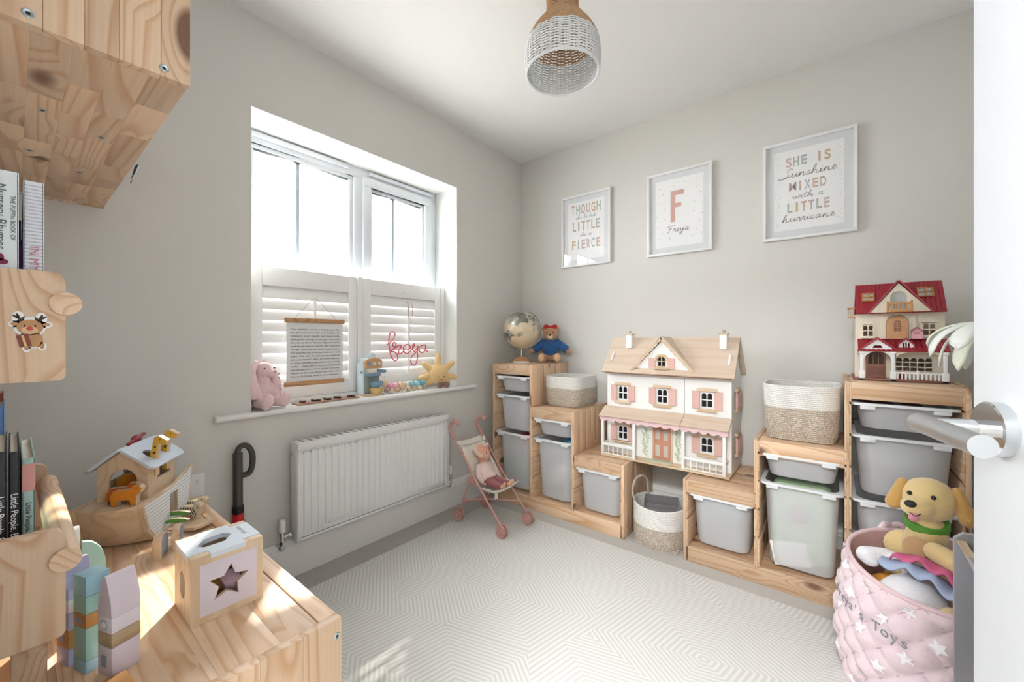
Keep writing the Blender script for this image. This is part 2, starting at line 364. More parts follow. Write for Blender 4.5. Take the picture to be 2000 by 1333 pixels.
# ------------------------------------------------------------ door with lever handle, half open against the room
door = struct(bpy.data.objects.new('door_1', None)); COL.objects.link(door)
door.location = (2.169, YN+.01, 0); door.rotation_euler = (0, 0, math.radians(14)); DL = .697
box('door_leaf', mat('white_satin_door_paint', 'e6ebf0', .4), door, 0, .04, 0, DL, .008, DH-.004, .0015)
hy, hz = DL-.048, .964
b = B(); b.M = T(0, hy, hz) @ RY(-90); b.lathe([(.0001, 0), (.026, 0), (.027, .001), (.027, .011), (.0255, .0125), (.0001, .0125)], seg=40); rose = b.out('handle_rose', CHROME, door)
b = B(); b.M = T(0, hy, hz) @ RY(-90); b.lathe([(.0001, .009), (.0085, .009), (.0085, .056), (.0001, .056)], seg=24); b.out('handle_neck', CHROME, rose)
b = B(); b.cyl((-.058, hy+.013, hz), (-.058, hy-.095, hz), .0098, seg=32); b.out('lever', mat('brushed_steel', 'c9cccf', .28, 1), rose)

# ------------------------------------------------------------ rug
def rugmat():
    m = bpy.data.materials.new('pale_geometric_rug'); m.use_nodes = True; N = m.node_tree.nodes; L = m.node_tree.links; b = N['Principled BSDF']; b.inputs['Roughness'].default_value = .95
    tc = N.new('ShaderNodeTexCoord'); mp = N.new('ShaderNodeMapping'); mp.inputs['Rotation'].default_value = (0, 0, .18); mp.inputs['Scale'].default_value = (1.0, 1.25, 1)
    L.new(tc.outputs['Object'], mp.inputs[0])
    vo = N.new('ShaderNodeTexVoronoi'); vo.voronoi_dimensions = '2D'; vo.inputs['Scale'].default_value = 1.9; vo.inputs['Randomness'].default_value = .75
    L.new(mp.outputs[0], vo.inputs['Vector'])
    vs = N.new('ShaderNodeVectorMath'); vs.operation = 'SUBTRACT'; L.new(mp.outputs[0], vs.inputs[0]); L.new(vo.outputs['Position'], vs.inputs[1])
    ab = N.new('ShaderNodeVectorMath'); ab.operation = 'ABSOLUTE'; L.new(vs.outputs[0], ab.inputs[0])
    def dot(v):
        d = N.new('ShaderNodeVectorMath'); d.operation = 'DOT_PRODUCT'; d.inputs[1].default_value = v; L.new(ab.outputs[0], d.inputs[0]); return d.outputs['Value']
    mx = N.new('ShaderNodeMath'); mx.operation = 'MAXIMUM'; L.new(dot((1, 0, 0)), mx.inputs[0]); L.new(dot((.5, .866, 0)), mx.inputs[1])
    ml = N.new('ShaderNodeMath'); ml.operation = 'MULTIPLY'; ml.inputs[1].default_value = 2*PI/.0175; L.new(mx.outputs[0], ml.inputs[0])
    sn = N.new('ShaderNodeMath'); sn.operation = 'SINE'; L.new(ml.outputs[0], sn.inputs[0])
    rp = N.new('ShaderNodeValToRGB'); rp.color_ramp.elements[0].position = .42; rp.color_ramp.elements[0].color = srgb('dad9d4'); rp.color_ramp.elements[1].position = .62; rp.color_ramp.elements[1].color = srgb('ebeae6')
    mr = N.new('ShaderNodeMapRange'); mr.inputs[1].default_value = -1; L.new(sn.outputs[0], mr.inputs[0]); L.new(mr.outputs[0], rp.inputs[0])
    L.new(rp.outputs[0], b.inputs['Base Color'])
    n = N.new('ShaderNodeTexNoise'); n.inputs['Scale'].default_value = 500; L.new(tc.outputs['Object'], n.inputs['Vector'])
    a2 = N.new('ShaderNodeMath'); L.new(rp.outputs[0], a2.inputs[0]); L.new(n.outputs['Fac'], a2.inputs[1])
    bp = N.new('ShaderNodeBump'); bp.inputs['Distance'].default_value = .002; bp.inputs['Strength'].default_value = .5; L.new(a2.outputs[0], bp.inputs['Height']); L.new(bp.outputs[0], b.inputs['Normal'])
    return m
RZT = .008
rug = B().box(.165, 2.36, -2.04, -.545, 0, RZT, .003).out('rug', rugmat()); tag(rug, 'large off-white rug with fine hexagonal line pattern lying on the carpet', 'rug')

# ------------------------------------------------------------ radiator under the window
RW = mat('white_radiator_enamel', 'eceded', .35)
rad = thing('radiator', 'white ribbed panel radiator on the wall under the window sill', 'radiator')
ry0, ry1, rz0, rz1 = -1.69, -.828, .178, .606
prof = []
n = 26; pitch = (ry1-ry0-.05)/n; y = ry0+.025
b = B()
b.box(.035, .082, ry0+.004, ry1-.004, rz0, rz1-.006, .003)
b.out('panel', RW, rad)
rib = B(); rib.loft([[(.082, -pitch*.38, z), (.0885+d, -pitch*.24, z), (.0885+d, pitch*.24, z), (.082, pitch*.38, z)] for z, d in ((rz0+.034, -.0065), (rz0+.05, 0), (rz1-.06, 0), (rz1-.044, -.0065))])
r0 = rib.out('rib', RW, rad)
for i in range(n):
    o = r0 if i == 0 else dup(r0, rad)
    o.location = (0, ry0+.025+pitch*(i+.5), 0)
b = B(); b.box(.03, .096, ry0-.001, ry1+.001, rz1-.006, rz1, .003)
b.box(.082, .096, ry0+.002, ry1-.002, rz1-.03, rz1-.004, .003)
b.out('top_grille', RW, rad)
sl = box('grille_slot', mat('radiator_slot_shadow_gap', '8b8c8c', .7), rad, .04, .086, -.004, .004, rz1-.0005, rz1+.0008)
for i in range(24):
    o = sl if i == 0 else dup(sl, rad)
    o.location = (0, ry0+.03+i*(ry1-ry0-.06)/23, 0)
for yy in (ry0-.0015, ry1-.0005): box('side_panel', RW, rad, .032, .094, yy, yy+.002, rz0+.002, rz1-.004, .0008)
b = B(); ring(b, ry0+.006, ry1-.006, rz0+.004, rz1-.03, .010, .080, .0885); b.out('panel_edge', RW, rad)
b = B(); b.M = T(.055, ry0-.003, rz1-.05) @ RX(90); b.lathe([(.0001, 0), (.009, 0), (.009, .006), (.005, .007), (.0001, .004)], seg=16); b.out('bleed_plug', CHROME, rad)
for k, (yy, sg, cap) in enumerate(((ry0, -1, 1), (ry1, 1, 0))):
    val = thing('radiator_valve', 'white capped chrome valve at the %s end of the radiator' % ('left' if k == 0 else 'right'), 'valve', (.055, yy+sg*.002, rz0+.035), 0)
    b = B(); b.cyl((0, 0, 0), (0, sg*.03, 0), .0075); b.cyl((0, sg*.008, 0), (0, sg*.018, 0), .013, seg=6); b.out('union_nut', CHROME, val)
    b = B(); b.cyl((0, sg*.043, -.05), (0, sg*.043, .022), .0095); b.cyl((0, sg*.028, 0), (0, sg*.045, 0), .009); b.cyl((0, sg*.043, -.034), (0, sg*.043, -.02), .012, seg=6); b.ell((0, sg*.043, -.052), .0105); b.cyl((0, sg*.043, -.052), (-.055, sg*.043, -.052), .0085); b.cyl((-.02, sg*.043, -.052), (-.008, sg*.043, -.052), .012, seg=6); b.out('valve_body', CHROME, val)
    b = B(); b.M = T(0, sg*.043, .02); b.lathe([(.0001, 0), (.012, 0), (.0125, .003), (.0135, .01), (.0135, .046), (.011, .05), (.0001, .0505)], seg=20); b.out('valve_cap', WHITE, val)

sk = thing('wall_socket', 'white wall socket low on the window wall beside the ark', 'socket', (0, -2.035, .50))
box('face_plate', WHITE, sk, 0, .008, -.043, .043, -.043, .043, .002); box('rocker_switch', WHITE, sk, .008, .011, .018, .028, .006, .022, .001)
# ------------------------------------------------------------ shutters in the lower half of the window
SHW = mat('white_shutter_paint', 'f2f2f0', .4)
SX0, SX1, SZB, SZT = -.15, -.12, SZ+.022, 1.383
fr = thing('shutter_frame', 'white fixed frame around the lower window shutters', 'shutter frame')
box('sill_rail', SHW, fr, SX0-.005, SX1+.004, WY0+.002, WY1-.002, SZ, SZ+.02, .002)
for y0, y1 in ((WY0+.002, -1.797), (-1.289, -1.258), (-.703, WY1-.002)): box('upright', SHW, fr, SX0-.005, SX1+.004, y0, y1, SZ+.02, SZT+.004, .003)
def shutter(y0, y1, label, rod_y):
    t = thing('window_shutter', label, 'shutter', group='plantation shutters')
    w = .048
    for a, c in ((y0, y0+w), (y1-w, y1)): box('stile', SHW, t, SX0, SX1, a, c, SZB, SZT, .002)
    box('top_rail', SHW, t, SX0, SX1, y0+w, y1-w, 1.297, SZT, .002); box('bottom_rail', SHW, t, SX0, SX1, y0+w, y1-w, SZB, .845, .002)
    b = B(); b.M = T(-.135, 0, 0) @ RY(71)
    pr = [(0.0345*math.cos(a), .0055*math.sin(a)) for a in [2*PI*i/16 for i in range(16)]]
    b.loft([[(p, y, q) for p, q in pr] for y in (y0+w+.001, y1-w-.001)])
    l0 = b.out('louver', SHW, t)
    for i in range(9):
        o = l0 if i == 0 else dup(l0, t)
        o.location = (0, 0, 1.272-.0505*i)
    b = B(); b.tube([(-.106, rod_y, 1.262), (-.106, rod_y, .845)], .0062, 12); b.ell((-.106, rod_y, 1.262), .0062); b.out('tilt_rod', SHW, t)
    b = B(); b.M = T(SX1, (y0+y1)/2, 1.33) @ RY(90); b.lathe([(.0001, 0), (.006, 0), (.009, .006), (.009, .01), (.0001, .013)], seg=16); b.out('knob', SHW, t)
    for z in (.86, 1.28):
        yy = y0-.004 if y0 < -1.5 else y1+.004
        b = B(); b.cyl((SX1+.003, yy, z-.03), (SX1+.003, yy, z+.03), .0045, seg=10); b.out('hinge', SHW, t)
    return t
shutter(-1.797, -1.291, 'white louvered shutter behind the hanging printed scroll', -1.522)
shutter(-1.256, -.705, 'white louvered shutter behind the pink wire name sign', -.968)

# ------------------------------------------------------------ hanging scroll with printed verse
bn = thing('hanging_scroll', 'printed white verse scroll with two wooden rails hung on the shutter rod', 'scroll', (-.075, -1.531, .833))
INK = mat('soft_black_ink', '3a3a3c', .8)
box('rail', OAK['y'], bn, -.007, .007, -.142, .142, .296, .317, .001); box('rail', OAK['y'], bn, -.006, .008, -.144, .140, 0, .021, .001)
b = B(); N_ = 8
b.loft([[(x+.004*math.sin(PI*i/N_), -.136, .012+.292*i/N_) for x in (0, .0006)]+[(x+.004*math.sin(PI*i/N_), .133, .012+.292*i/N_) for x in (.0006, 0)] for i in range(N_+1)])
pp = b.out('paper', mat('white_poster_paper', 'e6e7e8', .8), bn)
b = B(); b.tube([(-.012, -.095, .317), (-.02, -.002, .416), (-.02, .012, .416), (-.012, .108, .317)], .0007, 5); b.out('hanging_cord', mat('grey_cord', '77746f', .9), bn)
VERSE = ["Our wish for you is a long happy life,", "for you to love well and deeply, to", "treasure your health and have limbs", "that grow strong in the sun. We wish", "for you to know the joy of good friends", "and food and to notice the seasons", "change, to travel but never forget home.", "We wish for you a curious mind and a kind", "heart. We wish for you to hear skylarks", "on a summer's day, to walk silently", "in snow and blow cobwebs away on long", "walks... that you're honest and true", "and always know how special you are.", "Above all that you know that wherever", "there is love there are always."]
for i, ln in enumerate(VERSE):
    zz = .265-i*.0158; ph = .004*math.sin(PI*(zz-.012)/.292)
    text('printed_line', ln, .0112, INK, pp, T(.001+ph, -.0015, zz) @ RZ(90) @ RX(90), width=.234, depth=.0002, bold=.002)

# ------------------------------------------------------------ pink wire name sign "freya"
nz = [(160,772),(215,735),(265,660),(280,600),(240,572),(200,610),(185,700),(190,800),(205,900),(235,990),(285,1035),(322,1000),(318,945),(270,890),(215,880),(265,840),(330,800)]
nz2 = [(215,880),(285,820),(290,760),(262,740),(245,770),(262,810),(320,800),(375,790),(370,830),(335,890),(355,930),(410,890),(425,850)]
nz3 = [(410,850),(470,860),(525,840),(515,795),(460,778),(415,830),(430,900),(480,925),(530,890),(560,850),(595,800),(590,770),(570,800),(572,870),(600,895),(640,850),(650,800)]
nz4 = [(655,800),(648,900),(650,1000),(630,1090),(595,1127),(550,1100),(535,1040),(560,970),(620,915),(690,860)]
nz5 = [(790,790),(720,800),(675,840),(690,900),(735,922),(785,880),(795,790),(800,860),(815,908),(840,880)]
sg = thing('name_sign', 'pink wire name sign hooked over the tilt rod of the shutter', 'name sign', (-.088, -.98, .994))
b = B()
for q in (nz, nz2, nz3, nz4, nz5): b.tube([(p.z, p.x, p.y) for p in crom([((x-500)*.00043, (850-y)*.00036, 0) for x, y in q], 5)], .0034, 6)
b.out('wire_lettering', mat('pink_wire', 'd4566c', .45), sg, weld=False)
b = B(); b.tube(crom([(0, .012-.014, .262), (.0, .012-.014, .20), (.004, .012, .18), (0, .012+.014, .20), (0, .012+.014, .262), (-.022, .012+.01, .275), (-.030, .012, .276), (-.022, .012-.01, .275)], 5, True), .0011, 5, closed=True); b.tube([(.004, .012, .18), (.002, .002, .02)], .0004, 4); b.out('hanging_loop', mat('red_cord', 'b06a6e', .6), sg)

# ------------------------------------------------------------ pictures on the back wall
FRW = mat('white_frame_wood', 'eeeeee', .4); MATB = mat('white_mount_board', 'e6e8ea', .9); PAP = mat('print_paper', 'fbfbfb', .9)
PG = thin_glass('picture_glass')
PASTEL = {'p': 'ebcfc9', 's': 'c3d0c5', 'm': 'e2c397', 'o': 'e8c6ae', 'v': 'd6c3bf', 'b': 'c3d0d3', 'r': 'dcb0a5'}
PAS = {k: mat('pastel_ink_'+k, v, .9) for k, v in PASTEL.items()}
def picture(x0, x1, z0, z1, label):
    t = thing('picture_frame', label, 'picture', ((x0+x1)/2, 0, (z0+z1)/2)); w, h = (x1-x0)/2, (z1-z0)/2
    for a, c, d, e in ((-w, w, h-.014, h), (-w, w, -h, -h+.014), (-w, -w+.014, -h+.014, h-.014), (w-.014, w, -h+.014, h-.014)):
        box('frame_side', FRW, t, a, c, -.026, -.002, d, e, .001)
    box('mount', MATB, t, -w+.014, w-.014, -.010, -.004, -h+.014, h-.014)
    p = box('print', PAP, t, -w+.047, w-.047, -.0108, -.010, -h+.047, h-.047)
    box('glass', PG, t, -w+.014, w-.014, -.0205, -.019, -h+.014, h-.014)
    return t, p
def row(p, s, cols, zc, hgt, wid, bold=.02):
    n = len(s); step = wid/n; i = 0
    for j, ch in enumerate(s):
        if ch == ' ': continue
        text('printed_letter', ch, hgt/.70, PAS[cols[i]], p, T((j-(n-1)/2)*step, -.0112, zc) @ RX(90), width=(step*.28 if ch == 'I' else step*.98 if ch == 'M' else step*.74), depth=.0002, bold=(.004 if ch == "M" else bold)); i += 1
def dots(p, pts, col, r):
    b = B()
    for x, z in pts: b.M = T(x, -.0112, z) @ RX(90); b.lathe([(r, 0), (r*.6, .0003), (.00001, .0003)], seg=8)
    b.out('printed_dots', col, p, smooth=False, kind='stuff')
BR = lambda z, x=0: T(x, -.0114, z) @ RX(90)
rnd = random.Random(3)
t, p = picture(.376, .745, 1.55, 2.04, 'white framed print reading THOUGH LITTLE FIERCE, nearest the corner')
row(p, 'THOUGH', 'psvoms', .142, .062, .232); script('printed_script', 'she be but', .013, INK, p, BR(.080), .0006, width=.15)
row(p, 'LITTLE', 'vvmvos', .027, .060, .212); script('printed_script', 'she is', .013, INK, p, BR(-.040), .0006, width=.09)
row(p, 'FIERCE', 'msvvbo', -.098, .058, .222)
t, p = picture(.987, 1.35, 1.55, 2.043, 'white framed print with a pink letter F above the name, the middle picture')
b = B(); b.plate([(-.046, -.054), (-.020, -.054), (-.020, .030), (.014, .030), (.014, .054), (-.020, .054), (-.020, .102), (.028, .102), (.028, .128), (-.046, .128)], -.0113, -.0108, 'xz'); b.out('printed_letter', PAS['r'], p, smooth=False)
script('printed_script', 'Freya', .017, INK, p, BR(-.112, -.005), .0010, width=.125)
dots(p, [(-.105,.155),(-.09,.12),(-.08,.085),(-.115,.07),(-.082,.03),(-.125,-.01),(-.08,-.03),(-.12,-.07),(-.09,-.115),(-.118,-.145),(-.05,-.15),(.01,-.125),(.075,-.15),(.125,-.14),(.1,-.115),(.112,-.07),(.128,-.03),(.083,-.01),(.125,.03),(.085,.045),(.12,.09),(.1,.125),(.1,.165),(.035,.17),(-.03,.155)], mat('grey_dot_ink', '9a9492', .9), .0026)
t, p = picture(1.59, 1.962, 1.552, 2.043, 'white framed print reading SHE IS MIXED LITTLE, nearest the door')
row(p, 'SHE IS', 'psbom', .137, .045, .185); script('printed_script', 'Sunshine', .020, INK, p, BR(.062), .0010, width=.225)
row(p, 'MIXED', 'vpbov', .013, .043, .150); script('printed_script', 'with a', .014, INK, p, BR(-.046), .0008, width=.125)
row(p, 'LITTLE', 'smovsp', -.092, .046, .175); script('printed_script', 'hurricane', .017, INK, p, BR(-.158), .0010, width=.21)
dots(p, [(sx*(.122+rnd.uniform(-.012, .012)), rnd.uniform(-.19, .19)) for k in range(70) for sx in (-1, 1)], mat('grey_dot_ink', '9a9492', .9), .0010)

# ------------------------------------------------------------ wicker pendant lamp
lamp = thing('pendant_lamp', 'two-tone wicker pendant lampshade hanging from the ceiling', 'lamp', (1.152, -1.268, 1.965))
LP = [(.1215, 0), (.1255, .03), (.1265, .055), (.1235, .085), (.116, .11), (.103, .135), (.084, .162), (.064, .185), (.053, .205), (.050, .23), (.052, .26), (.056, .285), (.057, .31)]
def lr(z):
    for (r0, z0), (r1, z1) in zip(LP, LP[1:]):
        if z <= z1: return r0+(r1-r0)*max(0, (z-z0)/(z1-z0))
    return LP[-1][0]
NS = 26
def weave(z0, z1, name, m):
    b = B(); k = 0; z = z0
    while z < z1:
        r = lr(z); ph = (k % 2)*PI
        b.tube([((r+.0028*math.cos(a*NS/2+ph))*math.cos(a), (r+.0028*math.cos(a*NS/2+ph))*math.sin(a), z) for a in [2*PI*i/(NS*4) for i in range(NS*4)]], .0021, 5, closed=True)
        dr = abs(lr(z+.004)-lr(z)); z += .0043*.0043/math.hypot(.0043, dr); k += 1
    return b.out(name, m, lamp, weld=False)
RATN = mat('natural_rattan', 'bd9873', .6, bump=.2, bscale=300, var=.2, vscale=60); RATW = mat('white_painted_rattan', 'dddfe0', .6, var=.06, vscale=60)
weave(.006, .104, 'white_weave', RATW); weave(.1065, .31, 'natural_weave', RATN)
st = B(); st.tube([(lr(z), 0, z) for z in [.0+.31*i/24 for i in range(12)] if z <= .106], .0019, 5); s0 = st.out('stake', RATW, lamp)
st = B(); st.tube([(lr(z), 0, z) for z in [.10+.21*i/14 for i in range(15)]], .0017, 5); s1 = st.out('stake', RATN, lamp)
for i in range(1, NS):
    for s_ in (s0, s1):
        o = dup(s_, lamp); o.rotation_euler = (0, 0, 2*PI*i/NS)
s0.rotation_euler = s1.rotation_euler = (0, 0, 0)
b = B(); b.tube([(.1225*math.cos(a), .1225*math.sin(a), .001) for a in [2*PI*i/96 for i in range(96)]], .0046, 8, closed=True); b.out('rim', RATW, lamp)
b = B(); b.lathe([(.0001, .2), (.018, .2), (.02, .205), (.02, .255), (.012, .27), (.0001, .27)], seg=20); b.cyl((0, 0, .27), (0, 0, 2.4-1.965-.02), .003, seg=8); b.out('lamp_holder', WHITE, lamp)
b = B(); b.lathe([(.0001, .435-.03), (.03, .435-.03), (.045, .435-.012), (.045, .435), (.0001, .435)], seg=24); b.out('ceiling_rose', WHITE, lamp)

# ------------------------------------------------------------ things on the window sill
PINKF = mat('pink_plush_fur', 'f2d2d4', .95, bump=1, bscale=160, sheen=.6)
bn = thing('plush_bunny', 'pink plush bunny with long floppy ears sitting on the window sill', 'soft toy', (-.06, -1.778, SZ+.002), 24)
def bb(b):
    b.ell((-.005, 0, .058), (.046, .044, .062)); b.ell((.0, .006, .118), (.034, .033, .035)); b.ell((.006, .010, .162), (.040, .038, .037)); b.ell((.038, .018, .150), (.021, .022, .018))
    for s in (-1, 1):
        b.cap((.02, s*.03, .026), (.07, s*.04, .026), .022, .022); b.ell((.084, s*.045, .034), (.019, .026, .035), Euler((0, .25, 0)))
        b.cap((.01, s*.038, .10), (.038, s*.046, .056), .014, .015)
    b.ell((-.045, 0, .03), .02)
body = blob('body', PINKF, bn, bb, .004, 4)
for s in (-1, 1):
    blob('ear', PINKF, bn, lambda b: b.cap((-.004, s*.022+.006, .196), (.008, s*.052, .160), .012, .016).cap((.008, s*.052, .160), (.022, s*.060, .105), .016, .0205).cap((.022, s*.060, .105), (.032, s*.060, .058), .0205, .016), .004, 3)
    b = B(); b.ell((.037, s*.026+.012, .172), .0032); b.out('eye', BLACK, body)
b = B(); b.ell((.058, .021, .156), (.003, .005, .0035)); b.out('nose', mat('rose_thread', 'c9808a', .7), body)
lt = mat('brown_embroidery', '5c3038', .8)
for i, ch in enumerate('Freya'): text('embroidered_letter', ch, .016, lt, bn.children[1] if False else bn, T(.034+.0045*i*.6, .062, .142-.0165*i) @ RZ(90) @ RX(90) @ RZ(-75), depth=.0008)

WPZ = mat('dark_laser_cut_wood_edge', '4a3026', .7)
pz = thing('name_puzzle', 'flat wooden name puzzle board with five raised letters on the sill', 'puzzle', (-.036, -1.495, SZ), 92)
b = B(); b.plate(rrect(.305, .072, .005), 0, .006, 'xy'); b.out('board', mat('laser_cut_board', 'b28d78', .7), pz, smooth=False)
PZC = ['d9a0a6', 'd8c79c', 'a9b7a2', 'b6b9c6', 'c9a8b8']
for i, ch in enumerate('FREYA'):
    M_ = T(-.115+.058*i, 0, .006) @ RZ(0)
    o = text('letter_piece', ch, .05, WPZ, pz, M_, depth=.009, bold=.02); text('letter_face', ch, .05, mat('puzzle_letter_%d' % i, PZC[i], .6), o, M_ @ T(0, 0, .009), depth=.0008, bold=.018)

cf = thing('toy_coffee_machine', 'pastel blue wooden toy coffee machine standing on the sill', 'toy', (-.055, -1.252, SZ))
PB = mat('pale_blue_toy_paint', 'cfdfe6', .5); SG = mat('sage_grey_toy_paint', '93a199', .5); SL = mat('slate_blue_toy_paint', '7f9fb4', .5); TW = mat('terracotta_toy_wood', 'd3a57c', .55); CRM = mat('cream_toy_paint', 'd9d6cc', .55)
b = B(); b.plate(rrect(.118, .104, .02, c=(.005, 0)), 0, .009, 'xy'); b.out('base_board', PLY['x'], cf, ang=50)
b = B(); b.plate([(-.05, .009), (.012, .009), (.012, .115), (.012, .175)]+arc(-.03, .155, .02, .02, 90, 180, 5), -.048, .048, 'xz'); b.out('body', PB, cf, ang=50)
b = B(); b.plate(arc(.0, .178, .05, .022, 0, 180, 10)+[(-.048, .145), (.048, .145)], .012, .034, 'yz'); b.out('head_panel', TW, cf, ang=50)
b = B(); b.box(-.03, .03, -.045, .045, .172, .198, .008); b.out('top_block', PB, cf)
b = B(); b.box(.012, .04, -.036, .036, .118, .146, .004); b.out('brew_head', CRM, cf)
b = B(); b.box(.012, .046, -.038, .038, .104, .119, .004); b.out('brew_collar', SL, cf)
b = B(); b.cap((.045, .018, .132), (.085, .03, .132), .008, .010); b.out('portafilter_handle', SL, cf)
b = B(); b.box(.011, .016, -.044, .044, .012, .11, .002); b.out('back_plate', SG, cf)
for yy, c in ((-.03, SL), (0, CRM), (.03, CRM)):
    b = B(); b.M = T(.034, yy, .17) @ RY(90); b.lathe([(.0001, 0), (.009, 0), (.009, .006), (.0001, .006)], seg=16); b.out('dial', c, cf)
b = B(); b.M = T(-.005, .01, .205) @ RY(90); b.tube([(.018*math.cos(a), .018*math.sin(a), 0) for a in [2*PI*i/24 for i in range(24)]], .006, 8, closed=True); b.out('cup_ring', PB, cf)
b = B(); b.cyl((0, -.048, .125), (0, -.056, .125), .006); b.out('side_knob', SL, cf)
def cup(name, label, m, z):
    t = thing(name, label, 'cup', (-.055+.04, -1.247, SZ+.009+z))
    b = B(); b.lathe([(.0001, 0), (.018, 0), (.024, .008), (.027, .026), (.0275, .034), (.0245, .034), (.022, .012), (.0001, .008)], seg=24); b.out('bowl', m, t)
    b = B(); b.tube([(.004, .029+.011*math.sin(a), .019+.011*math.cos(a)) for a in [PI*i/10 for i in range(11)]], .004, 8); b.out('handle', m, t)
cup('toy_cup', 'mustard toy cup under the blue cup in the coffee machine', mat('mustard_toy_paint', 'd9b877', .5), 0)
cup('toy_cup', 'blue toy cup stacked on the mustard cup', SL, .034)

cp = thing('pull_along_caterpillar', 'wooden pull-along caterpillar with pastel segments and a cord', 'toy', (-.052, -1.15, SZ), 0)
cc = ['e5a2b4', 'ecb9c3', 'e6c9a6', 'd9cdb8', '8fc0cd', '9ed0d8', '6fb2c4']
for i in range(7):
    m = mat('caterpillar_%d' % i, cc[i], .45)
    b = B(); b.M = T(0, .012+.038*i, .033) @ RX(90); b.lathe([(.0001, -.012), (.016, -.012), (.021, -.007), (.021, .007), (.016, .012), (.0001, .012)], seg=20); sgm = b.out('segment', m, cp)
    for s in (-1, 1):
        b = B(); b.M = T(s*.026, .012+.038*i, .0145) @ RY(90); b.lathe([(.0001, -.006), (.0125, -.006), (.0145, -.003), (.0145, .003), (.0125, .006), (.0001, .006)], seg=16); b.out('wheel', PLY['x'], sgm)
b = B(); b.ell((0, -.02, .058), .021); hd = b.out('head', PLY['y'], cp)
for s in (-1, 1):
    b = B(); b.tube([(s*.006, -.02, .076), (s*.012, -.024, .094)], .0012, 6); b.ell((s*.012, -.024, .095), .0045); b.out('antenna', mat('white_toy_paint', 'eeeeee', .5), hd)
b = B(); b.tube(crom([(.025, -.015, .03), (.04, .0, .006), (.045, .05, .004), (.042, .09, .012), (.03, .12, .05), (.01, .14, .058)], 6), .002, 6); b.out('pull_cord', mat('white_cord', 'f0ece6', .8), cp)

SUNF = mat('warm_yellow_plush', 'ebc88f', .95, bump=.6, bscale=140, sheen=.5)
sp = thing('plush_sun', 'smiling yellow plush sun with brown boots leaning in the sill corner', 'soft toy', (-.045, -.792, SZ+.001), -28)
def sb(b):
    b.ell((0, 0, .082), (.046, .064, .062))
    for k, (ang, ln) in enumerate(((90, .145), (142, .13), (193, .13), (225, .10), (315, .10), (347, .13), (38, .135))):
        a = math.radians(ang); b.cap((0, .055*math.cos(a), .082+.052*math.sin(a)), (0, ln*.86*math.cos(a), .082+ln*.8*math.sin(a)), .024, .0165)
sbody = blob('body', SUNF, sp, sb, .0045, 4)
for s in (-1, 1):
    b = B(); b.ell((.042, s*.018+.012, .068), .0034); b.out('eye', BLACK, sbody)
    b = B(); b.ell((.062, s*.02+.02, .019), (.014, .018, .0185)); b.out('boot', mat('brown_corduroy', '8d6d68', .9, bump=.5, bscale=200), sp)
b = B(); b.tube([(.0445, .012+.012*math.sin(a), .058-.008*math.cos(a)) for a in [-1.2+2.4*i/8 for i in range(9)]], .0011, 5); b.out('smile', lt, sbody)
# ------------------------------------------------------------ stair-shaped pine storage units along the back wall
FY, BY = -.445, -.022
def staved(name, parent, ax, lo, hi, axis_split, n, grain, rs, bev=.0006, tw=1.0):
    """a glued pine panel: first strip is the part, the other strips are its sub-parts"""
    L = lo[axis_split]; Hh = hi[axis_split]; cuts = [L]
    ws = [rs.uniform(.75, 1.25) for _ in range(n)]; sm = sum(ws)
    for w in ws: cuts.append(cuts[-1]+(Hh-L)*w/sm)
    first = None
    for i in range(n):
        a = list(lo); c = list(hi); a[axis_split] = cuts[i]; c[axis_split] = cuts[i+1]
        o = box(name if i == 0 else 'stave', PINE[grain], parent if i == 0 else first, a[0], c[0], a[1], c[1], a[2], c[2], bev)
        if i == 0: first = o
    return first
def stair_unit(label, xs, hs, seed):
    t = thing('stair_storage_unit', label, 'shelving unit', (0, 0, 0), group='stepped pine storage units'); rs = random.Random(seed)
    th = .020; PT = .0735; BB = .066
    up = [hs[0], max(hs[0], hs[1]), max(hs[1], hs[2]), hs[2]]
    base = box('plinth', PINE['x'], t, xs[0]+th/2, xs[3]-th/2, FY, FY+.02, 0, PT, .0015)
    box('bottom_board', PINE['x'], t, xs[0]+th/2, xs[3]-th/2, FY+.02, BY, .048, BB, .0008)
    core = []
    for i, x in enumerate(xs):
        z0 = 0 if i in (0, 3) else BB+.0005
        left_bin = i > 0; right_bin = i < 3
        a = x-th/2; c = x+th/2
        lo = a+(.006 if left_bin else 0); hi = c-(.006 if right_bin else 0)
        # the core is thin where boards with slots clad it
        n = 6
        staved('upright', t, 0, (lo, FY-.001, z0 if z0 else 0), (hi, BY, up[i]), 1, n, 'z', rs)
        for side, col, xa, xb in (('L', i-1, a, lo), ('R', i, hi, c)):
            if not (0 <= col <= 2): continue
            top = hs[col]-.004
            slots = [z for z in (.808, .686, .564, .442, .320, .198) if z < hs[col]-.05]
            zz = [BB+.001]+sorted(slots)+[top]
            for q in range(len(zz)-1):
                z_a = zz[q]+(.005 if q else 0); z_b = zz[q+1]-(.005 if q < len(zz)-2 else 0)
                box('guide_board', PINE['y'], t, xa, xb, FY+.0, BY, z_a, z_b, .0008)
            # where a taller upright rises above this column the bare panel shows flush
            if up[i] > hs[col]+.01:
                staved('upright_cheek', t, 0, (xa, FY-.001, hs[col]+.0005), (xb, BY, up[i]), 1, n, 'z', rs)
    for k in range(3):
        a = xs[k]+th/2; c = xs[k+1]-th/2
        box('front_rail', PINE['x'], t, a, c, FY, FY+.02, hs[k]-.066, hs[k]-.001, .0012)
        staved('top_board', t, 0, (a, FY+.0205, hs[k]-.018), (c, BY, hs[k]-.001), 1, 5, 'x', rs)
    return t
X1 = (.114, .417, .712, 1.010); X2 = (1.326, 1.618, 1.920, 2.228)
H1 = (.890, .635, .391); H2 = (.387, .635-.015, .890)
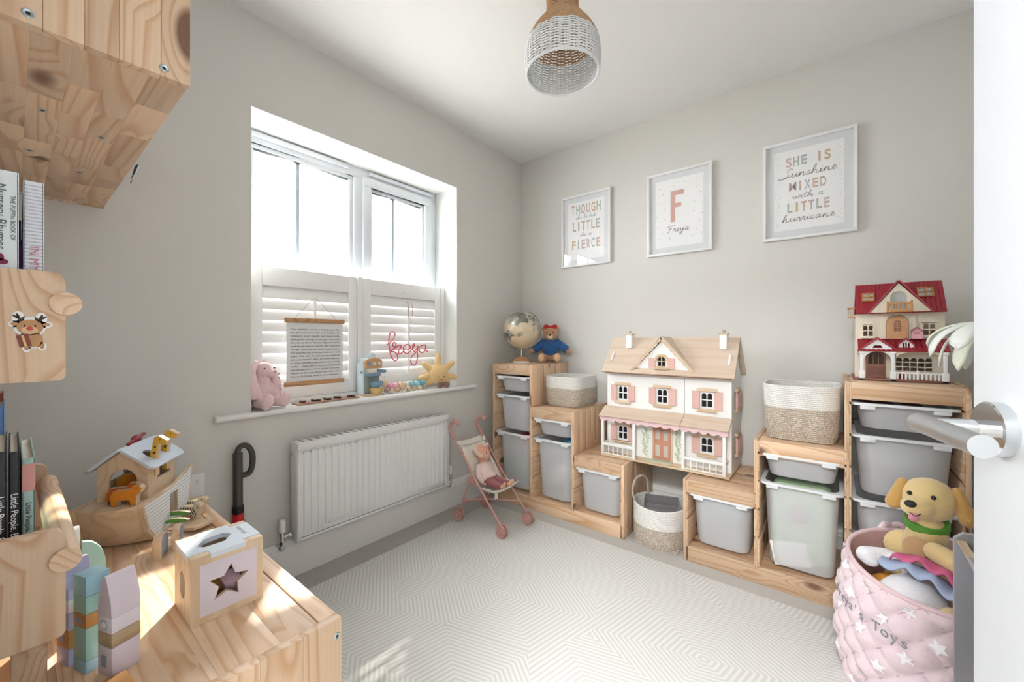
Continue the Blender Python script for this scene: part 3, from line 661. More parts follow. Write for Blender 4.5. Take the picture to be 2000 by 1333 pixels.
stair_unit('stepped pine storage unit with its tall end by the window wall', X1, H1, 1)
stair_unit('stepped pine storage unit with its tall end beside the door', X2, H2, 2)

# ------------------------------------------------------------ translucent bins
BIN = mat('translucent_white_plastic', 'f3f6fa', .38)
_n = BIN.node_tree; _p = _n.nodes['Principled BSDF']; _tl = _n.nodes.new('ShaderNodeBsdfTranslucent'); _tl.inputs[0].default_value = (.93, .95, .98, 1); _tr = _n.nodes.new('ShaderNodeBsdfTransparent'); _m1 = _n.nodes.new('ShaderNodeMixShader'); _m2 = _n.nodes.new('ShaderNodeMixShader'); _m1.inputs[0].default_value = .06; _m2.inputs[0].default_value = .40
_n.links.new(_p.outputs[0], _m1.inputs[1]); _n.links.new(_tl.outputs[0], _m1.inputs[2]); _n.links.new(_m1.outputs[0], _m2.inputs[1]); _n.links.new(_tr.outputs[0], _m2.inputs[2]); _n.links.new(_m2.outputs[0], _n.nodes['Material Output'].inputs[0])
BINR = mat('white_plastic_rim', 'eef1f5', .35, alpha=.97)
def bin_(label, xc, w, zr, h, group, ext=0):
    t = thing('storage_bin', label, 'bin', (xc, FY+.205, zr-h), group=group)
    d = .405; W2 = w; D2 = d
    def ringz(s, z, r): return [(x, y, z) for x, y in rrect(W2*s-.03, D2*s-.02, r, 5)]
    b = B(); ro = .05
    b.loft([ringz(.86, 0, .045), ringz(.89, .012, .05), ringz(.985, h-.012, .055), ringz(.985, h-.004, .055)], caps=False)
    b.face([b.v(p) for p in reversed(ringz(.86, 0, .045))])
    b.out('tub', BIN, t, ang=60)
    b = B(); outer = [[(x, y, z) for x, y in rrect(W2-.004, D2+.012, .03, 4)] for z in (h-.009, h)]
    inner = [[(x, y, z) for x, y in rrect(W2-.036, D2-.024, .045, 4)] for z in (h, h-.009)]
    b.loft(outer+inner+[outer[0]], caps=False); b.out('rim', BINR, t, ang=40)
    for s in (-1, 1): box('grip_lug', BINR, t, s*(w/2-.05)-.022, s*(w/2-.05)+.022, -D2/2-.004, -D2/2+.012, h-.024, h-.008, .003)
    return t
def mid(X, i): return (X[i]+X[i+1])/2
def wid(X, i): return X[i+1]-X[i]-.012
G1 = 'translucent storage bins'
bins = [('shallow frosted bin at the top of the tall column by the window wall', X1, 0, .812, .098), ('middle frosted bin in the tall column by the window wall', X1, 0, .690, .225), ('deep frosted bin at the bottom of the tall column by the window wall', X1, 0, .446, .355),
 ('shallow frosted bin under the lidless square rope basket', X1, 1, .568, .098), ('deep frosted bin below the shallow one in the column beside the pram', X1, 1, .446, .355), ('single frosted bin under the left end of the doll house', X1, 2, .324, .235),
 ('single pale grey bin under the right end of the doll house', X2, 0, .324, .235), ('shallow white bin under the large rope basket', X2, 1, .568, .098), ('deep frosted bin holding the green case with a cross', X2, 1, .446, .355),
 ('shallow white bin directly under the red-roofed toy house', X2, 2, .812, .098), ('large white bin in the middle of the tall column by the door', X2, 2, .690, .225), ('lowest white bin behind the yellow plush dog', X2, 2, .446, .225)]
for lb, X, i, zr, h in bins: bin_(lb, mid(X, i), wid(X, i)-.002, zr, h, G1)
# what the bins hold
def content(name, label, cat, m, build):
    b = B(); build(b); return tag(b.out(name, m, None), label, cat)
c1 = mid(X1, 0); c2 = mid(X1, 1); c3 = mid(X1, 2); d1 = mid(X2, 0); d2 = mid(X2, 1); d3 = mid(X2, 2)
CM = lambda n, c: mat('toy_'+n, c, .6)
def stuffmesh(name, label, cat, m, base, size, seed, tall=1):
    r = random.Random(seed)
    def f(b):
        x, y, z = base
        for k in range(7): b.ell((x+r.uniform(-.4, .4)*size[0], y+r.uniform(-.4, .4)*min(.15, size[1]), z+size[2]*(.45+.25*r.random())), (size[0]*.24, min(.15, size[1])*.24, size[2]*.4), Euler((r.random(), r.random(), r.random())), 10)
    o = blob(name, m, None, f, .009, 3); return tag(o, label, cat)
Y0 = FY+.155
stuffmesh('cloth_heap', 'dark red cloth showing above the top bin by the globe', 'cloth', CM('maroon', '7a2f3c'), (c1, Y0, .722), (.17, .22, .075), 1)
stuffmesh('cloth_heap', 'mauve cloth inside the middle bin of the window-side column', 'cloth', CM('mauve', '9c7f8a'), (c1, Y0, .475), (.18, .24, .19), 2)
stuffmesh('cloth_heap', 'bright red cloth at the top of the deep bin by the pram', 'cloth', CM('red', 'c22f3a'), (c1+.03, Y0, .34), (.14, .22, .085), 3)
stuffmesh('toy_heap', 'green toy pressed against the wall of the deep bin by the pram', 'toy', CM('green', '8fb69c'), (c1-.02, Y0-.02, .105), (.17, .24, .18), 4)
stuffmesh('toy_heap', 'teal toy in the shallow bin under the square rope basket', 'toy', CM('teal', '2f7f8c'), (c2+.03, Y0, .478), (.14, .2, .07), 5)
stuffmesh('toy_heap', 'shiny blue bag on top of the deep bin beside the pram', 'bag', CM('blue', '4f9ec4'), (c2+.03, Y0+.02, .33), (.12, .18, .10), 6)
stuffmesh('toy_heap', 'pale cream toy at the bottom of the deep bin beside the pram', 'toy', CM('cream', 'd8d2c4'), (c2, Y0, .1), (.17, .22, .2), 7)
stuffmesh('toy_heap', 'red and pink toy in the bin under the left end of the doll house', 'toy', CM('pink', 'd8707e'), (c3-.02, Y0, .2), (.16, .2, .10), 8)
stuffmesh('toy_heap', 'turquoise toy in the bin under the right end of the doll house', 'toy', CM('turq', '3c8f96'), (d1+.03, Y0, .22), (.12, .2, .09), 9)
stuffmesh('cloth_heap', 'brown leather-like cloth in the shallow bin under the large rope basket', 'cloth', CM('brown', '7c5f50'), (d2, Y0, .48), (.18, .22, .075), 10)
stuffmesh('toy_heap', 'mauve toy in the top bin under the red-roofed house', 'toy', CM('plum', '7d5560'), (d3-.03, Y0, .72), (.19, .22, .08), 11)
stuffmesh('toy_heap', 'orange red toy low down at the side of the deep bin with the case', 'toy', CM('coral', 'd9705c'), (d2+.085, FY+.13, .12), (.03, .10, .13), 12)
cs = thing('toy_doctor_case', 'mint green toy doctor case with a pink cross badge, inside a deep bin', 'toy case', (d2, FY+.058, .12))
b = B(); b.plate(rrect(.205, .318, .03, c=(0, .16)), 0, .08, 'xz'); b.out('case_shell', CM('mint', 'b9d3b0'), cs, ang=40)
b = B(); b.M = T(-.005, -.0005, .19) @ RX(90); b.lathe([(.035, 0), (.035, .0015), (.0001, .0015)], seg=32); bd = b.out('badge', CM('rose', '8c2f50'), cs)
b = B(); b.box(-.023, .013, -.0035, -.002, .184, .196); b.box(-.011, .001, -.0035, -.002, .172, .208); b.out('cross', CM('white', 'f4f4f4'), bd)
bk = content('board_book', 'white board book leaning inside the bin in front of the green case', 'book', CM('white', 'f4f4f4'), lambda b: (setattr(b, 'M', T(d2-.02, FY+.042, .10) @ RY(-12)), b.box(-.07, .06, 0, .012, 0, .10, .002)))
content('toy_box', 'small grey box with a red stripe standing in the lowest bin by the door', 'box', CM('grey', '8a8a8a'), lambda b: b.box(d3-.02, d3+.07, FY+.1, FY+.2, .235, .46, .002))

# ------------------------------------------------------------ coiled rope baskets
def ropemat(name, a, c):
    m = mat(name, a, .9)
    if 'done' in m: return m
    m['done'] = 1; N = m.node_tree.nodes; L = m.node_tree.links; b = N['Principled BSDF']; tc = N.new('ShaderNodeTexCoord')
    n = N.new('ShaderNodeTexNoise'); n.inputs['Scale'].default_value = 260; n.inputs['Detail'].default_value = 1; L.new(tc.outputs['Object'], n.inputs['Vector'])
    rp = N.new('ShaderNodeValToRGB'); rp.color_ramp.elements[0].position = .38; rp.color_ramp.elements[0].color = srgb(c); rp.color_ramp.elements[1].position = .6; rp.color_ramp.elements[1].color = srgb(a)
    L.new(n.outputs['Fac'], rp.inputs[0]); L.new(rp.outputs[0], b.inputs['Base Color'])
    bp = N.new('ShaderNodeBump'); bp.inputs['Distance'].default_value = .002; L.new(n.outputs['Fac'], bp.inputs['Height']); L.new(bp.outputs[0], b.inputs['Normal'])
    return m
RWH = ropemat('white_cotton_rope', 'f0efec', 'dedcd6'); RNA = ropemat('jute_rope', 'dad0c2', 'a39383')
def rope_basket(name, label, loc, rz, w, d, h, r, cr, white, flare=1.0, dip=0, round_=False, group=None):
    t = thing(name, label, 'basket', loc, rz, group); n = int(h/(cr*1.72)); lo, up = B(), B()
    for k in range(n):
        z = cr+k*(h-2*cr)/(n-1); f = z/h
        s = (.90+.10*min(1, f*5)**.5) * (1+(flare-1)*f)
        pts = [(x, y, z+(dip*max(0, f-.55)*math.cos(2*math.atan2(y, x)))) for x, y in rrect(w*s-2*cr, d*s-2*cr, min(r*s, w*s/2-cr-.001), 7 if not round_ else 12)]
        (up if f > 1-white else lo).tube(pts, cr, 7, closed=True)
    lo.box(-w*.42, w*.42, -d*.42, d*.42, .0005, cr, .002)
    lo.out('lower_coils', RNA, t, weld=False); up.out('upper_coils', RWH, t, weld=False); return t
rope_basket('rope_basket', 'square rope basket with white top beside the globe unit', (.562, -.21, .636), 0, .252, .27, .185, .05, .0042, .42, 1.02, .004)
rope_basket('rope_basket', 'large oval-cornered rope basket with white top next to the red-roofed house', (1.765, -.238, .621), 0, .262, .30, .235, .075, .0046, .40, 1.06, .006)
fb = rope_basket('rope_basket', 'round rope basket with looped handles on the floor between the storage units', (1.168, -.318, .0), 0, .275, .275, .20, .1375, .0048, .52, 1.0, .012, True)
for s, pts in ((-1, [(-.11, -.05, .17), (-.125, -.07, .24), (-.12, -.045, .30), (-.10, .0, .315), (-.09, .05, .28), (-.095, .075, .2), (-.10, .08, .165)]),):
    b = B(); b.tube(crom(pts, 6), .0065, 8); b.out('rope_handle', RNA, fb)
GF = mat('grey_felt', '7d7b7c', .95, bump=.3, bscale=200, sheen=.3)
ba = thing('felt_caddy', 'grey felt caddy with dividers standing in the round rope basket', 'caddy', (1.172, -.318, .012), 18)
for k, (a, c, d_, e, h) in enumerate(((-.085, .085, -.083, -.078, .175), (-.085, .085, .078, .083, .19), (-.088, -.083, -.08, .08, .185), (.083, .088, -.08, .08, .18), (-.083, .083, -.006, -.001, .17))): box('felt_wall', GF, ba, a, c, d_, e, 0, h, .002)
box('felt_base', GF, ba, -.083, .083, -.078, .078, 0, .004)
b = B(); b.tube(crom([(.03, -.08, .13), (.06, -.1, .17), (.09, -.06, .19), (.09, 0, .17)], 6), .004, 6); b.out('felt_strap', GF, ba)
# ------------------------------------------------------------ wooden doll house bridging the two units
DW = mat('white_doll_house_paint', 'f1f1ef', .5); DPK = mat('dusty_pink_paint', 'dcb5ab', .55); DSC = mat('pale_pink_paint', 'e6c6c8', .55); DOORC = mat('terracotta_pink_paint', 'c98f78', .55); DARK = mat('dark_interior_shade', '20232b', .25)  # DARK puts the shade of the doll house rooms into a colour
dh = thing('doll_house', 'large white wooden doll house with beige roof and pink shutters', 'doll house', (1.168, -.2, .392))
OX, OY, OZ = 1.168, -.2, .392
def L(x, y, z): return (x-OX, y-OY, z-OZ)
def dbox(name, m, par, x0, x1, y0, y1, z0, z1, bev=0): return box(name, m, par, x0-OX, x1-OX, y0-OY, y1-OY, z0-OZ, z1-OZ, bev)
xa, xb, yf, yb = .846, 1.492, -.275, -.045
dbox('base_board', PLY['x'], dh, xa-.006, xb+.004, -.352, yb, .392, .402, .001)
def winhole(cx, cz, w=.058, h=.078): return [(cx-w/2, cz-h/2), (cx+w/2, cz-h/2), (cx+w/2, cz+h/2), (cx-w/2, cz+h/2)]
WX = (.941, 1.162, 1.382); ZU, ZL = .747, .521
def panel(name, x0, x1, holes):
    b = B(T(-OX, -OY, -OZ)); b.plate([(x0, .402), (x1, .402), (x1, .858), (x0, .858)], yf, yf+.009, 'xz', holes=holes); return b.out(name, DW, dh, smooth=False)
panel('front_panel', xa, 1.2745, [winhole(WX[0], ZU), winhole(WX[1], ZU), winhole(WX[0], ZL)])
panel('front_panel', 1.2765, xb, [winhole(WX[2], ZU), winhole(WX[2], ZL)])
b = B(T(-OX, -OY, -OZ)); b.plate([(yf+.009, .402), (yb, .402), (yb, .868), (-.165, 1.04), (yf+.009, .868)], xa, xa+.009, 'yz'); b.out('side_wall', DW, dh, smooth=False)
def yhole(cy, cz, w=.05, h=.07): return [(cy-w/2, cz-h/2), (cy+w/2, cz-h/2), (cy+w/2, cz+h/2), (cy-w/2, cz+h/2)]
b = B(T(-OX, -OY, -OZ)); b.plate([(yf+.009, .402), (yb, .402), (yb, .868), (-.165, 1.04), (yf+.009, .868)], xb-.009, xb, 'yz', holes=[arc(-.165, .93, .018, .03, 0, 345, 15), yhole(-.15, ZU), yhole(-.15, ZL)]); b.out('side_wall', DW, dh, smooth=False)
dbox('back_wall', DW, dh, xa+.009, xb-.009, yb-.006, yb, .402, .95)
dbox('upper_floor', PLY['x'], dh, xa+.009, xb-.009, yf+.012, yb-.006, .628, .636)
dbox('attic_floor', PLY['x'], dh, xa+.009, xb-.009, yf+.012, yb-.006, .86, .867)
def roofslab(name, y0, z0, y1, z1, m, x0, x1, th=.009):
    n = Vector((0, -(z1-z0), (y1-y0))).normalized()
    if n.z < 0: n = -n
    b = B(T(-OX, -OY, -OZ)); o = n*th
    b.loft([[(x, y0, z0), (x, y1, z1), (x, y1+o.y, z1+o.z), (x, y0+o.y, z0+o.z)] for x in (x0, x1)]); return b.out(name, m, dh, smooth=False)
RF = wood('beige_ply_roof', 'd8c4b0', 'cfb9a3', 'x', knots=0, rings=5, tone=.03)
roofslab('roof_slope', -.318, .862, -.165, 1.055, RF, .834, 1.512); roofslab('roof_slope', -.012, .862, -.165, 1.055, RF, .834, 1.512)
dbox('eave_strip', wood('brown_edge', '9a6a4a', '8a5c3e', 'x', knots=0, rings=5), dh, .85, 1.495, -.312, -.270, .858, .8645)
# gable dormer
gz0, gz1, gx0, gx1, gy = .874, 1.05, 1.004, 1.336, -.305
b = B(T(-OX, -OY, -OZ)); b.plate([(gx0, gz0), (gx1, gz0), (1.168, gz1-.01)], gy, gy+.008, 'xz', holes=[[(1.145, .905), (1.191, .905)]+arc(1.168, .94, .023, .023, 0, 180, 8)]); gb = b.out('gable', DW, dh, smooth=False)
for sx in (-1, 1):
    b = B(T(-OX, -OY, -OZ)); e = 1.168+sx*.176
    P0 = [(1.168, gy-.012, gz1+.012), (e, gy-.012, gz0-.008), (e, gy+.012, gz0-.008), (1.168, -.165, gz1+.008)]
    b.loft([[Vector(p) for p in P0], [Vector(p)+Vector((sx*.005, 0, .005)) for p in P0]]); b.out('gable_roof', RF, dh, smooth=False)
    # scalloped barge board under the gable roof
    n = 8; a = Vector((1.168, 0, gz1+.010)); c = Vector((e, 0, gz0-.006)); up = []; dn = []
    dn_dir = Vector((-sx*(gz1-gz0+.018), 0, -(.176))).normalized()
    for i in range(n*4+1):
        f = i/(n*4); p = a.lerp(c, f); up.append((p.x, p.z)); q = p+dn_dir*(.006+.006*abs(math.sin(PI*f*n))); dn.append((q.x, q.z))
    b = B(T(-OX, -OY, -OZ)); b.plate(up+dn[::-1], gy-.012, gy-.007, 'xz'); b.out('barge_board', PLY['x'], dh, smooth=False)
for cx, oz in ((.957, 0), (1.447, 0)):
    b = B(T(-OX, -OY, -OZ)); b.box(cx-.016, cx+.016, -.235, -.195, 1.0, 1.075, .001); ch = b.out('chimney', DW, dh)
    dbox('chimney_cap', PLY['x'], ch, cx-.021, cx+.021, -.24, -.19, 1.075, 1.083, .001)
    b = B(T(-OX, -OY, -OZ)); b.cyl((cx, -.215, 1.083), (cx, -.215, 1.098), .007); b.out('chimney_pot', mat('grey_pot', 'a9a89e', .6), ch)
for cx, s in ((.872, 1), (1.482, 1)):
    b = B(T(-OX, -OY, -OZ)); b.tube([(cx, -.283, .925), (cx, -.245, .975)], .0055, 8); b.out('roof_peg', DW, dh)
def pane_frame(b, w, h, d0, d1, plane='xz', cx=0, cz=0, arched=True):
    hs = []; bar = .0045; pw = (w-3*bar)/2; ph = (h-3*bar)/2
    for i in (0, 1):
        x0 = cx-w/2+bar+i*(pw+bar); z0 = cz-h/2+bar
        hs.append([(x0, z0), (x0+pw, z0), (x0+pw, z0+ph), (x0, z0+ph)])
        z1 = z0+ph+bar
        hs.append([(x0, z1), (x0+pw, z1)]+arc(x0+pw/2, z1+ph-pw/2, pw/2, pw/2, 0, 180, 6))
    b.plate([(cx-w/2, cz-h/2), (cx+w/2, cz-h/2), (cx+w/2, cz+h/2), (cx-w/2, cz+h/2)], d0, d1, plane, holes=hs)
def slats(b, cx, cz, w, h, y0, n=9, plane='xz'):
    for k in range(n):
        z = cz-h/2+h*k/n; s = h/n
        if plane == 'xz': b.loft([[(x, y0, z), (x, y0-.0035, z), (x, y0-.0012, z+s), (x, y0, z+s)] for x in (cx-w/2, cx+w/2)])
        else: b.loft([[(y0, x, z), (y0+.0035, x, z), (y0+.0012, x, z+s), (y0, x, z+s)] for x in (cx-w/2, cx+w/2)])
SHL = None
for cx, cz in [(WX[0], ZU), (WX[1], ZU), (WX[2], ZU), (WX[0], ZL), (WX[2], ZL)]:
    b = B(T(-OX, -OY, -OZ)); pane_frame(b, .058, .078, yf-.002, yf+.004, 'xz', cx, cz); wf = b.out('window', DW, dh, smooth=False)
    dbox('pane', DARK, wf, cx-.028, cx+.028, yf+.0045, yf+.006, cz-.038, cz+.038)  # dark sheet painted as the shaded room behind the opening
    dbox('lintel', PLY['x'], wf, cx-.046, cx+.046, yf-.013, yf, cz+.043, cz+.058, .001); dbox('sill', PLY['x'], wf, cx-.046, cx+.046, yf-.013, yf, cz-.06, cz-.045, .001)
    for s in (-1, 1):
        b = B(T(-OX, -OY, -OZ)); b.box(cx+s*.052-.019, cx+s*.052+.019, yf-.006, yf, cz-.045, cz+.042); slats(b, cx+s*.052, cz-.0015, .036, .085, yf-.006); b.out('shutter', DPK, wf, smooth=False)
cx, cz = 1.168, .93
b = B(T(-OX, -OY, -OZ)); b.plate([(1.145, .905), (1.191, .905)]+arc(cx, .94, .023, .023, 0, 180, 10), gy-.003, gy+.004, 'xz', holes=[[(1.149, .909), (1.166, .909), (1.166, .931), (1.149, .931)], [(1.170, .909), (1.187, .909), (1.187, .931), (1.170, .931)], [(1.149, .936), (1.166, .936)]+[(x, z) for x, z in arc(cx-.002, .94, .017, .018, 95, 165, 4)], [(1.170, .936), (1.187, .936)]+[(x, z) for x, z in arc(cx+.002, .94, .017, .018, 15, 85, 4)]]); wf = b.out('window', PLY['z'], dh, smooth=False)
dbox('pane', DARK, wf, 1.146, 1.19, gy+.0045, gy+.006, .905, .963)  # same painted interior shade behind the gable window
b = B(T(-OX, -OY, -OZ)); b.plate(arc(cx, .938, .036, .036, 0, 180, 12)+arc(cx, .938, .025, .025, 180, 0, 12), gy-.012, gy, 'xz'); b.out('lintel', PLY['x'], wf, smooth=False)
dbox('sill', PLY['x'], wf, cx-.038, cx+.038, gy-.012, gy, .891, .903, .001)
for s in (-1, 1):
    b = B(T(-OX, -OY, -OZ)); b.box(cx+s*.05-.018, cx+s*.05+.018, gy-.006, gy, .897, .952); slats(b, cx+s*.05, .924, .034, .054, gy-.006, 6); b.out('shutter', DPK, wf, smooth=False)
for cz in (ZU, ZL):
    b = B(T(-OX, -OY, -OZ)); pane_frame(b, .05, .07, xb-.004, xb+.001, 'yz', -.15, cz); wf = b.out('window', DW, dh, smooth=False)
    dbox('lintel', PLY['y'], wf, xb, xb+.013, -.192, -.108, cz+.042, cz+.056, .001); dbox('sill', PLY['y'], wf, xb, xb+.013, -.192, -.108, cz-.058, cz-.044, .001)
    for s in (-1, 1):
        b = B(T(-OX, -OY, -OZ)); b.M = b.M @ T(xb+.001, -.15+s*.028, 0) @ RZ(s*(-12)); b.box(0, .005, min(0, s*.036), max(0, s*.036), cz-.042, cz+.04); slats(b, s*.018, cz-.001, .034, .08, .005, 9, 'yz'); b.out('shutter', DPK, wf, smooth=False)
# front door, climbing plants painted as thin cut-outs, mat
dbox('door_frame', PLY['z'], dh, 1.108, 1.216, yf-.004, yf, .404, .6, .001)
fd = dbox('front_door', DOORC, dh, 1.117, 1.206, yf-.010, yf-.004, .412, .59, .001)
for px0, px1, pz0, pz1 in ((1.128, 1.152, .425, .485), (1.171, 1.195, .425, .485), (1.128, 1.152, .515, .565), (1.171, 1.195, .515, .565)): dbox('door_panel', mat('pale_door_panel', 'c9c2b6', .6), fd, px0, px1, yf-.0112, yf-.010, pz0, pz1, .0003)
b = B(T(-OX, -OY, -OZ)); b.ell((1.124, yf-.013, .505), .004); b.out('door_knob', PLY['z'], fd)
dbox('door_mat', mat('sage_door_mat', 'c9cdb0', .8), dh, 1.09, 1.222, -.335, -.285, .402, .4045, .0008)
LEAF = [mat('leaf_green_a', 'b7c7a4', .7), mat('leaf_green_b', 'c6cdb4', .7)]
for gx in (1.072, 1.243):
    vb = [B(T(-OX, -OY, -OZ)), B(T(-OX, -OY, -OZ))]
    rs = random.Random(int(gx*1000))
    for k in range(46):
        f = k/46; z = .41+.185*f; spread = .032*(1-.45*f); s = 1 if k % 2 else -1
        x0 = gx+rs.uniform(-.4, .4)*spread*(1 if gx < 1.2 else .6); a = math.radians(90-s*rs.uniform(18, 50)); ln = .021
        d = Vector((math.cos(a), math.sin(a))); nn = Vector((-d.y, d.x)); p = Vector((x0, z))
        q = [p, p+d*ln*.5+nn*.0038, p+d*ln, p+d*ln*.5-nn*.0038]
        vb[k % 2].plate([(v.x, v.y) for v in q], yf-.0022-.0004*(k % 3), yf-.0006, 'xz')
    for i in (0, 1): vb[i].out('painted_leaves', LEAF[i], dh, smooth=False, kind='stuff')
# porch
roofslab('porch_roof', -.362, .615, yf-.0005, .662, RF, .834, 1.2745, .006); roofslab('porch_roof', -.362, .615, yf-.0005, .662, RF, 1.2765, 1.494, .006)
for x0, x1 in ((.836, 1.2745), (1.2765, 1.493)):
    n = max(2, round((x1-x0)/.048)); up = []; dn = []
    for i in range(n*6+1):
        f = i/(n*6); up.append((x0+(x1-x0)*f, .616)); dn.append((x0+(x1-x0)*f, .600-.011*abs(math.sin(PI*f*n))))
    b = B(T(-OX, -OY, -OZ)); b.plate(up+dn[::-1], -.356, -.352, 'xz'); b.out('scalloped_fascia', DSC, dh, smooth=False)
for px in (.850, 1.033, 1.288, 1.474): dbox('porch_post', DW, dh, px-.0075, px+.0075, -.351, -.336, .402, .612, .001)
for x0, x1 in ((.8575, 1.0255), (1.2955, 1.4665)):
    rl = dbox('balustrade_rail', DW, dh, x0, x1, -.349, -.338, .452, .466, .001); dbox('bottom_rail', DW, rl, x0, x1, -.347, -.340, .404, .410, .0008)
    for k in range(5):
        xx = x0+(x1-x0)*(k+1)/6; dbox('baluster', DW, rl, xx-.0026, xx+.0026, -.346, -.341, .410, .452, .0008)
for px in (.850, 1.474):
    rl = dbox('balustrade_rail', DW, dh, px-.0055, px+.0055, -.336, yf-.001, .452, .466, .001)
    for k in range(2): dbox('baluster', DW, rl, px-.0026, px+.0026, -.318+.022*k, -.313+.022*k, .402, .452, .0008)
dbox('plank_bench', PLY['x'], dh, .88, 1.0, -.300, -.277, .470, .476, .001)

# ------------------------------------------------------------ red-roofed plastic toy house
rh = thing('toy_house', 'cream plastic toy house with red roofs on the tall unit by the door', 'toy house', (1.945, -.335, .891))
CR = mat('cream_plastic', 'e6dcc8', .45); RED = mat('dark_red_plastic', 'a32d3a', .4); BRN = mat('brown_plastic', '8a5a48', .45); HON = mat('honey_plastic', 'c08a52', .45); TAN = mat('tan_plastic', 'c9986a', .45); WPL = mat('white_plastic', 'efeff0', .4); PKP = mat('pink_plastic', 'e3aab4', .45)
def hx(zx): return (zx-215)*.000275
def hz_(zy): return (1185-zy)*.00037
def rbox(name, m, p, zx0, zx1, y0, y1, zy0, zy1, bev=.0008): return box(name, m, p, hx(zx0), hx(zx1), y0, y1, hz_(zy0), hz_(zy1), bev)
def poly(name, m, p, pts, y0, y1, holes=()):
    b = B(); b.plate([(hx(x), hz_(y)) for x, y in pts], y0, y1, 'xz', holes=[[(hx(x), hz_(y)) for x, y in h] for h in holes]); return b.out(name, m, p, smooth=False)
def rect(a, b_, c, d): return [(a, c), (b_, c), (b_, d), (a, d)]
def archz(x0, x1, ytop, ybot, n=8):
    cx = (x0+x1)/2; r = (x1-x0)/2; ry = r*.72
    return [(x0, ybot), (x1, ybot)]+[(cx+r*math.cos(a), ytop+ry-ry*math.sin(a)) for a in [PI*i/n for i in range(n+1)]]
YM = .055                                   # main wall sits back behind the porch
box('base', BRN, rh, -.008, .262, -.004, .235, 0, .008, .001)
aw = [archz(660+i*74, 660+i*74+64, 945, 1080, 6) for i in range(5)]
poly('ground_floor_wall', CR, rh, [(215, 1165), (1145, 1165), (1145, 760), (215, 760)], YM, YM+.006, [rect(335, 555, 880, 1160)]+aw)
poly('window_lattice', CR, rh, rect(650, 1030, 985, 995), YM-.002, YM+.002); poly('window_lattice', CR, rh, rect(650, 1030, 1035, 1045), YM-.002, YM+.002)
poly('upper_wall', CR, rh, [(235, 760), (1140, 760), (1140, 465), (235, 465)], YM+.008, YM+.014, [rect(308, 418, 600, 715), rect(935, 1055, 590, 705)])
for a, c in ((308, 418), (935, 1055)):
    y0, y1 = (600, 715) if a < 500 else (590, 705)
    wf = poly('window', CR, rh, rect(a-10, c+10, y0-10, y1+12), YM+.002, YM+.008, [rect(a+2, (a+c)/2-6, y0+2, (y0+y1)/2-5), rect((a+c)/2+6, c-2, y0+2, (y0+y1)/2-5), rect(a+2, (a+c)/2-6, (y0+y1)/2+5, y1), rect((a+c)/2+6, c-2, (y0+y1)/2+5, y1)])
    poly('window_hood', CR, wf, archz(a-20, c+20, y0-65, y0-12), YM-.002, YM+.008); poly('sill', CR, wf, rect(a-18, c+18, y1+12, y1+24), YM-.006, YM+.008)
for s, x in ((0, 0), (1, .2485)): box('side_wall', CR, rh, x+.003, x+.009, YM+.014, .225, .008, .265)
box('back_wall', CR, rh, .009, .2515, .22, .225, .008, .26); box('floor_slab', TAN, rh, .01, .25, YM+.016, .219, .15, .156)
# porch roof, columns, arch
def tiles(name, pts_lo, pts_hi, n, m, par, th=.004):
    """ribbed roof between an eave line and a ridge line, one strip per tile course"""
    a0, a1 = Vector(pts_lo[0]), Vector(pts_lo[1]); b0, b1 = Vector(pts_hi[0]), Vector(pts_hi[1]); nn = (a1-a0).cross(b0-a0).normalized()
    if nn.z < 0: nn = -nn
    first = None
    for i in range(n):
        f0, f1 = i/n, (i+.94)/n
        q = [a0.lerp(a1, f0), a0.lerp(a1, f1), b0.lerp(b1, f1), b0.lerp(b1, f0)]
        b = B(); b.loft([[p for p in q], [q[0]+nn*th, q[1]+nn*th*.55, q[2]+nn*th*.55, q[3]+nn*th]]); o = b.out(name if i == 0 else 'tile_course', m, par if i == 0 else first, smooth=False)
        if i == 0: first = o
    b = B(); b.loft([[a0, a1, b1, b0], [a0-nn*.003, a1-nn*.003, b1-nn*.003, b0-nn*.003]]); b.out('roof_deck', m, first, smooth=False)
    return first
ze, zp = hz_(872), hz_(752)
tiles('porch_roof', ((hx(245), -.004, ze), (hx(1165), -.004, ze)), ((hx(245), YM+.008, zp), (hx(1165), YM+.008, zp)), 18, RED, rh)
for cx in (285, 615, 1120):
    c = rbox('porch_column', WPL, rh, cx-20, cx+20, .0, .014, 1085, 905); rbox('column_foot', WPL, c, cx-32, cx+32, -.004, .018, 1185, 1085, .001); rbox('column_cap', WPL, c, cx-28, cx+28, -.003, .017, 905, 878, .001)
poly('porch_arch', WPL, rh, [(255, 880), (650, 880), (650, 872), (455, 752), (255, 872)]+[], .001, .007, [[(400, 842), (420, 815), (490, 815), (510, 842)]])
poly('arch_band', WPL, rh, [(305, 960), (305, 876), (600, 876), (600, 960)]+[(455+138*math.cos(a), 960-82*math.sin(a)) for a in [PI*i/10 for i in range(11)]], .002, .006)
poly('arch_band', CR, rh, [(645, 930), (645, 876), (1095, 876), (1095, 930)]+[(870+215*math.cos(a), 930-48*math.sin(a)) for a in [PI*i/10 for i in range(11)]], .003, .006)
for s in (-1, 1): poly('porch_gable_roof', RED, rh, [(455, 728), (455+s*215, 862), (455+s*215, 880), (455, 748)], -.006, YM)
bl = rbox('balustrade_rail', WPL, rh, 650, 1095, .004, .011, 1105, 1088)
for k in range(11): rbox('baluster', WPL, bl, 655+k*40, 675+k*40, .005, .010, 1175, 1105)
rbox('bottom_rail', WPL, bl, 650, 1095, .004, .011, 1190, 1175); rbox('newel_post', WPL, bl, 850, 872, .003, .012, 1185, 1070)
fd = poly('front_door', BRN, rh, archz(337, 553, 868, 1165), YM-.004, YM+.004, [archz(362, 532, 895, 1018)])
